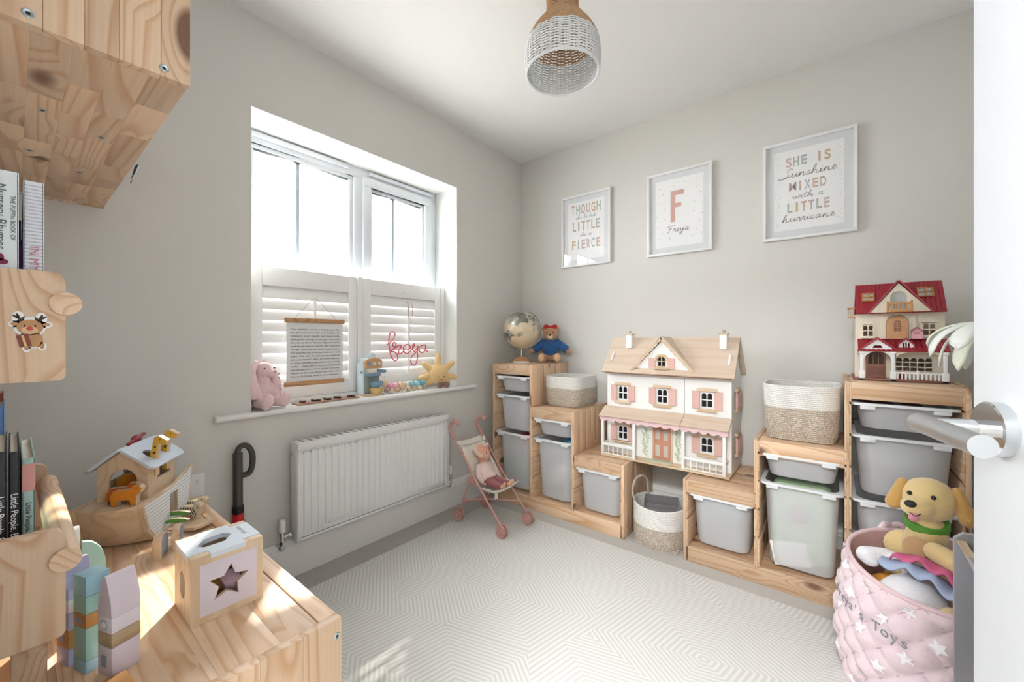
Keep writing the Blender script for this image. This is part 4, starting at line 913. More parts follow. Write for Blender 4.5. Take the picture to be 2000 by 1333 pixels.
poly('door_glazing_bars', BRN, fd, rect(412, 420, 900, 1018), YM-.003, YM+.003); poly('door_glazing_bars', BRN, fd, rect(472, 480, 900, 1018), YM-.003, YM+.003)
poly('door_panel', mat('brown_plastic_panel', '7a4c3c', .45), fd, rect(358, 440, 1050, 1140), YM-.006, YM-.004); poly('door_panel', mat('brown_plastic_panel', '7a4c3c', .45), fd, rect(455, 535, 1050, 1140), YM-.006, YM-.004)
dm = poly('porch_dormer', WPL, rh, [(665, 845), (840, 845), (820, 805), (750, 755), (680, 805)], .012, .05, [rect(715, 735, 790, 835), rect(742, 758, 785, 835), rect(765, 785, 790, 835)])
for s in (-1, 1): poly('dormer_roof', RED, dm, [(750, 735), (750+s*85, 798), (750+s*85, 812), (750, 752)], .006, .05)
mb = poly('letter_box', PKP, rh, [(812, 745), (915, 745), (915, 675), (862, 640), (812, 675)], YM-.03, YM-.004)
for s in (-1, 1): poly('letter_box_roof', mat('rose_brown_plastic', 'a4606a', .45), mb, [(862, 622), (862+s*60, 665), (862+s*60, 678), (862, 640)], YM-.034, YM)
poly('letter_slot', BRN, mb, rect(832, 893, 683, 695), YM-.0315, YM-.03)
ud = poly('upper_door', TAN, rh, archz(560, 785, 500, 745), YM-.004, YM+.006); poly('door_inset', BRN, ud, archz(638, 712, 550, 665), YM-.0052, YM-.004)
for i in range(4): poly('door_lattice', TAN, ud, rect(641, 709, 575+i*24, 580+i*24), YM-.0062, YM-.0052)
poly('door_lattice', TAN, ud, rect(672, 678, 555, 665), YM-.0062, YM-.0052)
poly('door_surround', CR, rh, [(490, 745), (490, 470), (860, 470), (860, 745)], YM+.002, YM+.008, [archz(553, 792, 492, 746.5)])
# main roof with gable
ye0, yr = .028, .125; zE, zR = hz_(472), hz_(140)
def roofpt(f, x): return (x, ye0+(yr-ye0)*f, zE+(zR-zE)*f)
def opening_roof(x0, x1, n, label):
    tiles('roof_slope', (roofpt(0, hx(x0)), roofpt(0, hx(x1))), (roofpt(1, hx(x0)), roofpt(1, hx(x1))), n, RED, rh)
opening_roof(225, 1150, 20, 'front')
tiles('roof_slope', ((hx(225), .235, zE), (hx(1150), .235, zE)), ((hx(225), yr, zR), (hx(1150), yr, zR)), 18, RED, rh)
gb = poly('front_gable', CR, rh, [(378, 466), (1000, 466), (675, 165)], ye0-.012, ye0-.004, [archz(590, 760, 250, 440)])
poly('attic_backing', mat('pale_grey_sheet', 'c3c6c6', .15), gb, archz(585, 765, 246, 444), ye0-.0035, ye0-.0028)  # added grey sheet, stands for the wall seen through the open arch
for s, xe in ((-1, 362), (1, 1012)):
    A = Vector((hx(675), ye0-.018, hz_(148))); Bv = Vector((hx(xe), ye0-.018, hz_(478))); C_ = Vector((hx(675), yr, hz_(148))); D_ = Vector((hx(xe), ye0+.01, hz_(478)))
    o = Vector((s*.003, 0, .005)); b = B(); b.loft([[A, Bv, D_, C_], [A+o, Bv+o, D_+o, C_+o]]); b.out('gable_roof', RED, rh, smooth=False)
bl = rbox('balcony_rail', HON, rh, 548, 808, ye0-.036, ye0-.030, 388, 368)
for k in range(7): rbox('baluster', HON, bl, 560+k*37, 578+k*37, ye0-.035, ye0-.031, 450, 388)
rbox('balcony_floor', HON, bl, 546, 810, ye0-.038, ye0-.012, 470, 450); 
for x in (548, 790): rbox('balcony_post', HON, bl, x, x+18, ye0-.037, ye0-.029, 455, 352)
for x0, x1, f0, f1 in ((295, 435, .38, .66), (885, 1050, .46, .76)):
    a, c = roofpt(f0, hx(x0)), roofpt(f1, hx(x1)); n = Vector((0, -(zR-zE), yr-ye0)).normalized()
    sl = Vector((0, c[1]-a[1], c[2]-a[2])); ex = Vector((c[0]-a[0], 0, 0)); o = Vector(a)+n*.005
    b = B(Matrix((list(ex.normalized())+[0], list(sl.normalized())+[0], list(n)+[0], [0, 0, 0, 1])).transposed()); b.M = Matrix.Translation(o) @ b.M
    W_, H_ = ex.length, sl.length; t_ = .004
    hs = [[(t_+i*(W_/2-t_/2), t_+j*(H_/2-t_/2)), (t_+i*(W_/2-t_/2)+W_/2-1.6*t_, t_+j*(H_/2-t_/2)), (t_+i*(W_/2-t_/2)+W_/2-1.6*t_, t_+j*(H_/2-t_/2)+H_/2-1.6*t_), (t_+i*(W_/2-t_/2), t_+j*(H_/2-t_/2)+H_/2-1.6*t_)] for i in (0, 1) for j in (0, 1)]
    b.plate([(0, 0), (W_, 0), (W_, H_), (0, H_)], 0, .005, 'xy', holes=hs); wf = b.out('roof_window', HON, rh, smooth=False)
    b = B(); b.M = Matrix.Translation(o) @ Matrix((list(ex.normalized())+[0], list(sl.normalized())+[0], list(n)+[0], [0, 0, 0, 1])).transposed(); b.box(.002, W_-.002, .002, H_-.002, 0, .001); b.out('pane', mat('pale_grey_sheet', 'c3c6c6', .15), wf, smooth=False)
sb_ = box('side_balcony', HON, rh, -.024, .003, .08, .13, hz_(512), hz_(500), .001)
for k in range(4): box('baluster', HON, sb_, -.022+k*.006, -.0195+k*.006, .081, .085, hz_(500), hz_(410), .0006)
box('balcony_rail', HON, sb_, -.024, .002, .08, .086, hz_(412), hz_(395), .001)
box('balcony_rail', HON, sb_, -.02, -.015, .08, .13, hz_(412), hz_(395), .001)
for nm, lb, m, x, r in (('toy_figure', 'small pink toy figure behind the toy house balustrade', mat('toy_magenta', 'c56a9c', .5), 725, .009), ('toy_figure', 'small red toy figure behind the toy house balustrade', mat('toy_red', 'b02f38', .5), 690, .008)):
    t = thing(nm, lb, 'figure', (1.945+hx(x), -.335+.032, .899)); b = B(); b.ell((0, 0, r*1.2), (r*.8, r*.7, r*1.2)); b.out('body', m, t); b = B(); b.ell((0, 0, r*2.9), r*.85); b.out('head', mat('toy_skin', 'd9b39c', .6), t)

# ------------------------------------------------------------ globe
gl = thing('globe', 'antique-toned globe with silver land on a wooden foot', 'globe', (.195, -.25, .89))
def globemat():
    m = bpy.data.materials.new('globe_map'); m.use_nodes = True; N = m.node_tree.nodes; Lk = m.node_tree.links; b = N['Principled BSDF']
    tc = N.new('ShaderNodeTexCoord'); n = N.new('ShaderNodeTexNoise'); n.inputs['Scale'].default_value = 11; n.inputs['Detail'].default_value = 5; n.inputs['Roughness'].default_value = .62; Lk.new(tc.outputs['Object'], n.inputs['Vector'])
    sp_ = N.new('ShaderNodeSeparateXYZ'); Lk.new(tc.outputs['Object'], sp_.inputs[0]); mr = N.new('ShaderNodeMapRange'); mr.inputs[1].default_value = .12; mr.inputs[2].default_value = .34; mr.inputs[3].default_value = -.07; mr.inputs[4].default_value = .09; Lk.new(sp_.outputs['Z'], mr.inputs[0])
    ad = N.new('ShaderNodeMath'); Lk.new(n.outputs['Fac'], ad.inputs[0]); Lk.new(mr.outputs[0], ad.inputs[1])
    gt = N.new('ShaderNodeMath'); gt.operation = 'GREATER_THAN'; gt.inputs[1].default_value = .53; Lk.new(ad.outputs[0], gt.inputs[0])
    v = N.new('ShaderNodeTexVoronoi'); v.inputs['Scale'].default_value = 34; Lk.new(tc.outputs['Object'], v.inputs['Vector'])
    rp = N.new('ShaderNodeValToRGB'); rp.color_ramp.elements[0].color = srgb('7f7a72'); rp.color_ramp.elements[1].color = srgb('cfccc2'); s = N.new('ShaderNodeSeparateColor'); Lk.new(v.outputs['Color'], s.inputs[0]); Lk.new(s.outputs[0], rp.inputs[0])
    n2 = N.new('ShaderNodeTexNoise'); n2.inputs['Scale'].default_value = 18; Lk.new(tc.outputs['Object'], n2.inputs['Vector']); r2 = N.new('ShaderNodeValToRGB'); r2.color_ramp.elements[0].color = srgb('cdb794'); r2.color_ramp.elements[1].color = srgb('e4d5ba'); Lk.new(n2.outputs['Fac'], r2.inputs[0])
    mx = N.new('ShaderNodeMix'); mx.data_type = 'RGBA'; Lk.new(gt.outputs[0], mx.inputs[0]); Lk.new(r2.outputs[0], mx.inputs[6]); Lk.new(rp.outputs[0], mx.inputs[7]); Lk.new(mx.outputs[2], b.inputs['Base Color'])
    ml = N.new('ShaderNodeMath'); ml.operation = 'MULTIPLY'; ml.inputs[1].default_value = .75; Lk.new(gt.outputs[0], ml.inputs[0]); Lk.new(ml.outputs[0], b.inputs['Metallic']); b.inputs['Roughness'].default_value = .3
    return m
b = B(); b.ell((0, 0, .224), .127, seg=48); b.out('ball', globemat(), gl)
b = B(); R_ = .136; a0, a1 = math.radians(-112), math.radians(68); d = Vector((.779, .627, 0))
b.tube([tuple(d*(R_*math.cos(a0+(a1-a0)*i/24))+Vector((0, 0, .224+R_*math.sin(a0+(a1-a0)*i/24)))) for i in range(25)], .0045, 8); b.out('meridian_arm', CHROME, gl)
e0 = d*(R_*math.cos(a0))+Vector((0, 0, .224+R_*math.sin(a0)))
b = B(); b.cyl((0, 0, .04), (0, 0, .09), .0065); b.cyl(tuple(e0), (0, 0, .086), .003); b.ell(tuple(e0), .006); b.out('stem', CHROME, gl)
b = B(); b.lathe([(.0001, .010), (.055, .010), (.056, .014), (.05, .026), (.035, .036), (.012, .042), (.0001, .042)], seg=32); b.out('foot', OAK['x'], gl)
b = B(); b.lathe([(.0001, 0), (.057, 0), (.058, .004), (.057, .0105), (.0001, .0105)], seg=32); b.out('foot_disc', WHITE, gl)

# ------------------------------------------------------------ plain teddy bear in a blue jumper
tb = thing('teddy_bear', 'brown teddy bear in a blue top with red on its head, beside the globe', 'soft toy', (.338, -.105, .891), -60)
BF = mat('brown_plush', 'b98a62', .95, bump=.8, bscale=170, sheen=.4); BJ = mat('blue_knit', '24568f', .9, bump=.5, bscale=240, sheen=.3)
def tbody(b):
    b.ell((.005, 0, .195), (.048, .052, .047)); b.ell((.045, 0, .183), (.024, .026, .021)); b.ell((0, 0, .085), (.045, .052, .08))
    for s in (-1, 1):
        b.ell((0, s*.043, .232), (.012, .019, .019)); b.cap((.02, s*.04, .03), (.095, s*.05, .03), .026, .023); b.ell((.105, s*.052, .036), (.018, .026, .033)); b.cap((0, s*.05, .13), (.03, s*.125, .08), .022, .021)
tbo = blob('body', BF, tb, tbody, .005, 4)
def tj(b):
    b.ell((0, 0, .095), (.053, .060, .072)); 
    for s in (-1, 1): b.cap((0, s*.045, .135), (.022, s*.105, .092), .03, .029)
blob('jumper', BJ, tb, tj, .005, 4)
b = B(); b.ell((.058, 0, .178), (.016, .019, .016)); b.out('muzzle', mat('cream_plush', 'e3d3bd', .95), tbo); b = B(); b.ell((.073, 0, .188), (.006, .010, .007)); b.out('nose', BLACK, tbo)
for s in (-1, 1):
    b = B(); b.ell((.047, s*.021, .205), .0045); b.out('eye', BLACK, tbo)
    b = B(); b.ell((.1215, s*.053, .036), (.004, .019, .025)); b.out('paw_pad', mat('tan_pad', 'd2ab84', .9), tbo)
b = B(); 
for s in (-1, 1): b.ell((.012, s*.024, .244), (.012, .024, .016), Euler((s*.35, 0, 0)))
b.ell((.014, 0, .243), .010); b.out('head_bow', mat('red_felt', 'b3262f', .9), tb)
# ------------------------------------------------------------ doll's pushchair with a doll
SX, SY = .34, -.73
DR = mat('dusty_rose_plastic', 'c2938a', .5); CF = mat('cream_canvas', 'e6dfd3', .95, bump=.4, bscale=220, var=.06, vscale=120)
pr = thing('toy_pushchair', 'dusty pink toy pushchair with cream canvas seat by the radiator', 'toy pushchair', (SX, SY, RZT))
def Q(x, y, z): return (x-SX, y-SY, z-RZT)
TL = [(.183, .556), (.168, .569), (.150, .572), (.128, .562), (.114, .54), (.115, .513), (.135, .484), (.179, .441), (.304, .285), (.375, .205), (.465, .108), (.506, .062)]
for y in (-.835, -.625):
    dx = 0 if y < -.7 else .018
    pts = crom([Q(x+dx, y, z) for x, z in TL], 4)
    b = B(); b.tube(pts[24:], .0062, 10); b.out('side_tube', DR, pr)
    b = B(); b.tube(pts[:27], .0105, 12); b.out('grip', DR, pr)
    b = B(); b.tube([Q(.30+dx, y-.004, .285), Q(.196+dx, y-.004, .065)], .006, 10); b.out('rear_leg', DR, pr)
    b = B(); b.box(*[v for q in zip(Q(.262+dx, y-.009, .245), Q(.318+dx, y+.009, .275)) for v in q], bev=.004); b.out('fold_joint', DR, pr)
b = B(); b.tube([Q(.222, -.839, .13), Q(.30, -.73, .125), Q(.478, -.625, .125)], .005, 8); b.out('cross_brace', DR, pr)
b = B(); b.tube([Q(.238, -.629, .13), Q(.30, -.735, .12), Q(.45, -.835, .125)], .005, 8); b.out('cross_brace', DR, pr)
b = B(); b.tube([Q(.225, -.835, .115), Q(.245, -.625, .115)], .005, 8); b.out('rear_axle_bar', DR, pr)
for x, y in ((.515, -.838), (.53, -.628), (.19, -.839), (.192, -.612)):
    wb = B(); wb.cyl(Q(x, y, .045), Q(x, y, .075), .0075, seg=10); hub = wb.out('wheel_fork', DR, pr)
    for s in (-1, 1):
        b = B(); b.M = T(*Q(x, y+s*.0105, .0335+RZT)) @ RX(90); b.lathe([(.0001, -.005), (.018, -.005), (.02, -.003), (.029, -.0035), (.0325, -.0055), (.0335, 0), (.0325, .0055), (.029, .0035), (.02, .003), (.018, .005), (.0001, .005)], seg=28); w_ = b.out('wheel', DR, hub)
        b = B(); b.M = T(*Q(x, y+s*.0105, .0335+RZT)) @ RX(90)
        for k in range(8): a = 2*PI*k/8; b.cyl((.024*math.cos(a), .024*math.sin(a), -.0045), (.024*math.cos(a), .024*math.sin(a), .0045), .002, seg=6)
        b.cyl((0, 0, -.0065), (0, 0, .0065), .003, seg=8); b.out('wheel_rivets', mat('pale_rivet', 'd9c3bb', .4), hub)
# canvas seat: sling back, seat and front lip
prof = [(.205, .425), (.225, .375), (.25, .325), (.275, .285), (.292, .25), (.305, .222), (.33, .208), (.37, .203), (.41, .205), (.445, .216), (.463, .228)]
rows = []
for i, (x, z) in enumerate(prof):
    sag = .022*math.sin(PI*min(1, i/(len(prof)-1))); hw = .098
    rows.append([Q(x+.0, SY+hw*t, z-sag*(1-t*t)*.8+(.028*abs(t)**3 if 3 < i < 9 else .012*abs(t)**3)) for t in [-1+2*k/12 for k in range(13)]])
b = B(); b.loft(rows, closed=False); so = b.out('canvas_seat', CF, pr); md = so.modifiers.new('thick', 'SOLIDIFY'); md.thickness = .004
b = B(); rows = []
for z in (.46, .445, .42): rows.append([Q(.172+(.455-z)*.85-.01*(1-t*t), SY+.1*t, z-.012*(1-t*t)) for t in [-1+2*k/10 for k in range(11)]])
b.loft(rows, closed=False); so = b.out('head_rest_canvas', CF, pr); so.modifiers.new('thick', 'SOLIDIFY').thickness = .004
blob('storage_pouch', CF, pr, lambda b: (b.ell(Q(.185, SY, .375), (.02, .085, .05), Euler((0, -.35, 0)))), .006, 4)
for y in (-.835, -.625):
    b = B(); dx = 0 if y < -.7 else .018; b.tube([Q(.172+dx, y, .448), Q(.19+dx, y+(.02 if y < -.7 else -.02), .43)], .009, 8); b.out('canvas_tie', CF, pr)
    for s_ in (0,): 
        b = B(); rows = [[Q(x+dx*.5, y+(1 if y < -.7 else -1)*(.01+.012*t), z-.01*t) for t in (0, 1)] for x, z in ((.19, .42), (.25, .345), (.31, .27), (.37, .2))]; b.loft(rows, closed=False); so = b.out('side_canvas', CF, pr); so.modifiers.new('thick', 'SOLIDIFY').thickness = .003
b = B(); b.box(*[v for q in zip(Q(.40, SY-.035, .155), Q(.402, SY-.01, .20)) for v in q]); b.out('care_label', WHITE, pr, smooth=False)
# the doll
SKN = mat('doll_vinyl', 'dea88a', .5, sub=.05); BLS = mat('blush_cotton', 'e6cdc6', .95, bump=.5, bscale=120, sheen=.3); MAU = mat('mauve_cotton', '9c5f63', .95, bump=.5, bscale=140, sheen=.3)
dl = thing('baby_doll', 'baby doll in blush top and mauve trousers sitting in the toy pushchair', 'doll', (.32, -.725, .21))
def K(x, y, z): return (x-.32, y+.725, z-.21)
def dbody(b):
    b.ell(K(.268, -.727, .392), (.047, .043, .046)); b.ell(K(.305, -.727, .378), (.016, .028, .022)); b.ell(K(.294, -.727, .362), (.02, .026, .018))
    b.cap(K(.268, -.727, .36), K(.272, -.727, .335), .02); b.ell(K(.30, -.727, .285), (.035, .043, .058), Euler((0, -.45, 0)))
    for s in (-1, 1):
        b.ell(K(.262, -.727+s*.043, .383), (.009, .006, .011))
        b.cap(K(.345, -.727+s*.022, .243), K(.40, -.727+s*.03, .236), .021, .017); b.cap(K(.40, -.727+s*.03, .236), K(.455, -.727+s*.03, .236), .0155, .011); b.cap(K(.458, -.727+s*.03, .236), K(.470, -.727+s*.034, .258), .0105, .0095)
        b.cap(K(.283, -.727+s*.045, .315), K(.305, -.727+s*.066, .27), .014, .0125); b.cap(K(.305, -.727+s*.066, .27), K(.335, -.727+s*.062, .243), .012, .009)
        hx_, hy_, hz2 = .343, -.727+s*.06, .238
        for f in range(4): b.cap(K(hx_, hy_+(f-1.5)*.0045, hz2), K(hx_+.012-.002*abs(f-1.5), hy_+(f-1.5)*.0052, hz2-.005), .0026, .0022)
        b.cap(K(hx_-.004, hy_-s*.006, hz2), K(hx_+.005, hy_-s*.0125, hz2+.001), .0028, .0024)
    b.ell(K(.315, -.727, .385), (.006, .006, .005))
dbo = blob('body', SKN, dl, dbody, .0028, 2)
def dtop(b):
    b.ell(K(.30, -.727, .287), (.041, .05, .06), Euler((0, -.45, 0))); b.ell(K(.326, -.727, .262), (.034, .053, .03), Euler((0, -.3, 0)))
    for s in (-1, 1): b.cap(K(.283, -.727+s*.042, .316), K(.305, -.727+s*.066, .272), .019, .018); b.cap(K(.305, -.727+s*.066, .272), K(.329, -.727+s*.063, .249), .0175, .014)
blob('top', BLS, dl, dtop, .0035, 3)
def dtr(b):
    b.ell(K(.335, -.727, .246), (.034, .046, .03))
    for s in (-1, 1): b.cap(K(.345, -.727+s*.023, .243), K(.40, -.727+s*.031, .237), .026, .022); b.cap(K(.40, -.727+s*.031, .237), K(.43, -.727+s*.031, .237), .021, .0185)
blob('trousers', MAU, dl, dtr, .0035, 3)
b = B(); b.M = T(*K(.266, -.727, .398)) @ RY(32); b.lathe([(.0485, -.010), (.0505, 0), (.0485, .010)], seg=32); hb = b.out('headband', BLS, dl); hb.modifiers.new('thick', 'SOLIDIFY').thickness = .003
b = B(); 
for s in (-1, 1): b.ell(K(.298, -.727+s*.012, .437), (.008, .013, .009), Euler((s*.5, 0, 0)))
b.out('headband_knot', BLS, dl)
for s in (-1, 1):
    b = B(); b.ell(K(.313, -.727+s*.017, .396), (.004, .0052, .0062)); ey = b.out('eye_white', mat('doll_eye_white', 'f2efec', .2), dbo); b = B(); b.ell(K(.3155, -.727+s*.017, .396), (.0025, .0034, .0045)); b.out('iris', mat('doll_iris', '4a4038', .2), dbo)
    b = B(); b.tube([K(.3125, -.727+s*.011, .4065), K(.314, -.727+s*.017, .409), K(.311, -.727+s*.023, .4065)], .0009, 5); b.out('eyebrow', mat('doll_brow', '9c6f55', .8), dbo)
b = B(); b.ell(K(.314, -.727, .366), (.003, .007, .003)); b.out('lips', mat('doll_lips', 'c0706a', .5), dbo)
# ------------------------------------------------------------ pine toy cabinet in the near corner
CT = .52; CX0, CX1, CY0, CY1 = .2, 1.146, -2.484, -2.058
SCR = mat('zinc_screw', 'b9c4c9', .3, .9)
def screw(par, M):
    b = B(M); b.lathe([(.0001, 0), (.0062, 0), (.0062, .0012), (.0048, .002), (.003, .0012), (.0001, .0012)], seg=16); sc = b.out('screw', SCR, par)
    b = B(M); b.cyl((0, 0, .0008), (0, 0, .0016), .0026, seg=6); b.out('hex_socket', BLACK, sc)
rs = random.Random(11)
ch = thing('toy_cabinet', 'low pine toy cabinet with the wooden ark standing on it', 'cabinet', (0, 0, 0))
staved('end_panel', ch, 0, (CX1-.02, CY0, 0), (CX1, CY1, CT+.0015), 1, 6, 'z', rs, .001)
staved('end_panel', ch, 0, (CX0, CY0, 0), (CX0+.02, CY1, CT+.0015), 1, 5, 'z', rs, .001)
staved('top_panel', ch, 0, (CX0+.0205, CY0, CT-.018), (CX1-.0205, CY1-.036, CT), 1, 5, 'x', rs, .0006)
box('front_rail', PINE['x'], ch, CX0+.0205, CX1-.0205, CY1-.033, CY1, CT-.06, CT, .0015); box('rail_groove', mat('groove_brown', '8a6546', .8), ch, CX0+.0205, CX1-.0205, CY1-.036, CY1-.033, CT-.02, CT-.003)
staved('bottom_panel', ch, 0, (CX0+.0205, CY0, .05), (CX1-.0205, CY1, .068), 1, 3, 'x', rs)
box('centre_upright', PINE['z'], ch, .66, .68, CY0, CY1-.04, .0685, CT-.0185); box('back_board', PINE['x'], ch, CX0+.0205, CX1-.0205, CY0, CY0+.006, .0685, CT-.0185)
for yy, zz in ((CY1-.009, .49), (CY0+.03, .49), (CY1-.009, .05)): screw(ch, T(CX1, yy, zz) @ RY(90))

# ------------------------------------------------------------ wall-hung pine unit above
UX, UZ0, UZ1, UY0, UY1 = 1.03, 1.482, 1.79, -2.478, -2.264
wu = thing('wall_cabinet', 'wall-hung pine unit high in the near corner, seen from below', 'cabinet', (0, 0, 0))
ep = staved('end_panel', wu, 0, (UX-.018, UY0, UZ0), (UX, UY1, UZ1), 1, 5, 'z', rs, .0012)
staved('end_panel', wu, 0, (0.001, UY0, UZ0), (.019, UY1, UZ1), 1, 4, 'z', rs, .001)
# underside: glued staves of unequal length, butt joined
bp_first = None
cuts = [UY0, UY0+.04, UY0+.082, UY0+.122, UY0+.165, UY1-.0005]
for r_ in range(5):
    x = .02
    while x < UX-.0185:
        x2 = min(UX-.0185, x+rs.uniform(.09, .26))
        if UX-.0185-x2 < .05: x2 = UX-.0185
        o = box('bottom_panel' if bp_first is None else 'stave', PINE['x'], wu if bp_first is None else bp_first, x, x2, cuts[r_], cuts[r_+1], UZ0+.003, UZ0+.021, .0003)
        if bp_first is None: bp_first = o
        x = x2
box('top_panel', PINE['x'], wu, .02, UX-.0185, UY0, UY1, UZ1-.02, UZ1-.003, .0005); box('shelf_divider', PINE['z'], wu, .51, .53, UY0, UY1-.005, UZ0+.0215, UZ1-.0205)
box('hanging_rail', PINE['x'], wu, .02, UX-.0185, UY0, UY0+.015, UZ1-.08, UZ1-.0205)
for yy in (UY0+.038, UY1-.034): screw(wu, T(UX, yy, UZ0+.013) @ RY(90))
for xx, yy in ((.72, UY0+.06), (.66, UY1-.07), (.45, UY0+.05), (.36, UY1-.08)): screw(wu, T(xx, yy, UZ0+.003) @ RX(180))
nv = thing('paper_pennant', 'navy and white paper tip poking out below the wall-hung unit', 'pennant', (.43, -2.258, 1.465))
b = B(); b.loft([[(0, 0, .0), (.0, .002, .0), (.03, .012, .045), (.03, .010, .045)], [(.004, 0, .0), (.004, .002, .0), (-.004, .012, .05), (-.004, .010, .05)]]); b.out('navy_side', mat('navy_paper', '1f3550', .7), nv, smooth=False)
b = B(); b.loft([[(.006, .0, .004), (.006, .0015, .004), (.028, .014, .04), (.028, .0125, .04)], [(.009, .0, .004), (.009, .0015, .004), (.034, .014, .04), (.034, .0125, .04)]]); b.out('white_stripe', WHITE, nv, smooth=False)

# ------------------------------------------------------------ two pine book ledges on the near wall
def ledge(label, z0, hh=.158):
    t = thing('book_ledge', label, 'shelf', (0, 0, z0), group='pine book ledges')
    prof = [(-2.478, 0)]+[(-2.412+.008*math.cos(a), .008+.008*math.sin(a)) for a in [-PI/2+PI/2*i/4 for i in range(5)]]+[(-2.42+.016*math.cos(a), hh-.016+.016*math.sin(a)) for a in [PI/2*i/6 for i in range(7)]]+[(-2.478, hh)]
    for x in (1.0, .51):
        b = B(); b.plate(prof, x-.016, x, 'yz'); b.out('end_panel', PINE['z'], t, smooth=False)
    b = B(); b.cyl((.494, -2.404, hh-.046), (1.006, -2.404, hh-.046), .0165, seg=28); b.out('dowel', PINE['x'], t)
    box('bottom_board', PINE['x'], t, .51, .984, -2.476, -2.412, .004, .018, .001); box('back_board', PINE['x'], t, .51, .984, -2.4785, -2.471, .018, hh*.72, .001)
    return t
ledge('upper pine book ledge carrying the reindeer sticker', .993); ledge('lower pine book ledge just above the toy cabinet', .618)
ft = box('wooden_block', PINE['x'], None, .90, .955, -2.455, -2.42, CT, .6175, .002); tag(ft, 'small pine block propping up the lower book ledge', 'block')
# reindeer sticker on the end of the upper ledge (flat print, built as thin layers)
st = thing('reindeer_sticker', 'cartoon reindeer sticker holding a present on the end of the ledge', 'sticker', (1.0005, -2.437, 1.064))
def disc(b, cy, cz, ry, rz_, d0, d1, n=18, rot=0):
    pts = [(ry*math.cos(a), rz_*math.sin(a)) for a in [2*PI*i/n for i in range(n)]]; c, s = math.cos(rot), math.sin(rot)
    b.plate([(cy+p*c-q*s, cz+p*s+q*c) for p, q in pts], d0, d1, 'yz')
def layer(name, m, k, items):
    b = B()
    for it in items: disc(b, *it[:4], .00025*k, .00025*(k+1), rot=it[4] if len(it) > 4 else 0)
    return b.out(name, m, st, smooth=False)
S_ = .00042
def sp_(x, y, rx, ry, rot=0): return ((x-185)*.00019, (955-y)*.00026, rx*.00019, ry*.00026, rot)
WS = mat('sticker_white', 'f5f5f5', .4); BRS = mat('sticker_brown', 'c08d5c', .5); DKB = mat('sticker_dark', '4a382e', .5)
layer('sticker_border', WS, 0, [sp_(180, 930, 78, 55), sp_(185, 1000, 62, 48), sp_(125, 880, 30, 34), sp_(235, 885, 30, 34), sp_(105, 915, 25, 18), sp_(262, 918, 28, 18), sp_(165, 1045, 20, 22), sp_(240, 1035, 22, 24)])
layer('antlers', DKB, 1, [sp_(128, 880, 8, 24, .3), sp_(114, 876, 7, 14, .9), sp_(146, 884, 6, 14, -.6), sp_(232, 884, 8, 24, -.3), sp_(247, 880, 7, 14, -.9), sp_(216, 888, 6, 14, .6)])
layer('body_print', BRS, 1, [sp_(182, 932, 64, 42), sp_(195, 1000, 50, 40), sp_(165, 1040, 11, 18), sp_(240, 1030, 12, 20), sp_(108, 914, 18, 9), sp_(262, 916, 18, 9)])
layer('muzzle_print', mat('sticker_tan', 'd9b58c', .5), 2, [sp_(180, 948, 40, 22)])
layer('nose_print', mat('sticker_red', 'c8402f', .4), 3, [sp_(180, 938, 17, 12)])
layer('eye_print', DKB, 3, [sp_(156, 924, 5, 7), sp_(206, 924, 5, 7)])
b = B(); b.M = T(0, (152-185)*.00019, (955-1000)*.00026) @ RX(12); b.box(.0008, .00105, -.0055, .0055, -.0095, .0075); b.out('present_print', mat('sticker_maroon', '8a3a32', .5), st, smooth=False)
b = B(); b.M = T(0, (152-185)*.00019, (955-1000)*.00026) @ RX(12); b.box(.00105, .0012, -.0012, .0012, -.0095, .0075); b.out('ribbon_print', mat('sticker_gold', 'd8bd7c', .5), st, smooth=False)
# books
def book(label, x0, x1, y0, y1, z0, h, m, lean=0, rot=0, pages=True, group=None):
    t = thing('book', label, 'book', (x1, (y0+y1)/2, z0), group=group); t.rotation_euler = (0, math.radians(lean), math.radians(rot)); w = x1-x0; d = (y1-y0)/2
    b = B(); b.box(-w, 0, -d, -d+.002, 0, h, .0005); b.box(-w, 0, d-.002, d, 0, h, .0005); b.box(-.003, 0, -d, d, 0, h, .0008); cv = b.out('cover', m, t)
    box('pages', mat('book_pages', 'e9e2d2', .9), t, -w+.004, -.003, -d+.002, d-.002, .003, h-.004); return t, cv, d, h
UL = .993+.018; LL = .618+.018
bk1, cv, d, h = book('thick white nursery rhyme book standing on the upper ledge', .78, .985, -2.4735, -2.4475, UL, .277, mat('white_book_cover', 'e9eef0', .5))
ST = lambda y, z, s=1: T(.0006, y, z) @ RZ(90) @ RX(90) @ RZ(-90)
text('spine_title', 'Nursery Rhymes', .0135, mat('grey_green_ink', '5c6a62', .7), cv, ST(-.003, .212), depth=.0002); text('spine_title', 'THE PUFFIN BOOK OF', .0062, mat('grey_green_ink', '5c6a62', .7), cv, ST(.0075, .212), depth=.0002)
b = B(); disc(b, -.002, .150, .006, .004, .0004, .0006); disc(b, -.003, .156, .003, .005, .0004, .0006); b.out('spine_picture', mat('plum_ink', '8c3350', .7), cv, smooth=False)
bk2, cv, d, h = book('slim white book with fine grey stripes on the upper ledge', .80, .988, -2.4435, -2.4245, UL, .268, mat('striped_white_cover', 'e4e4ea', .5))
b = B()
for k in range(52): b.box(.0002, .0005, -d+.0006, d-.0006, .006+k*.005, .0072+k*.005)
b.out('spine_stripes', mat('pale_grey_ink', 'bfc0ca', .7), cv, smooth=False, kind='stuff')
text('spine_title', 'IN MY', .013, mat('rose_ink', 'c7818f', .7), cv, ST(0, .158), depth=.0004); 
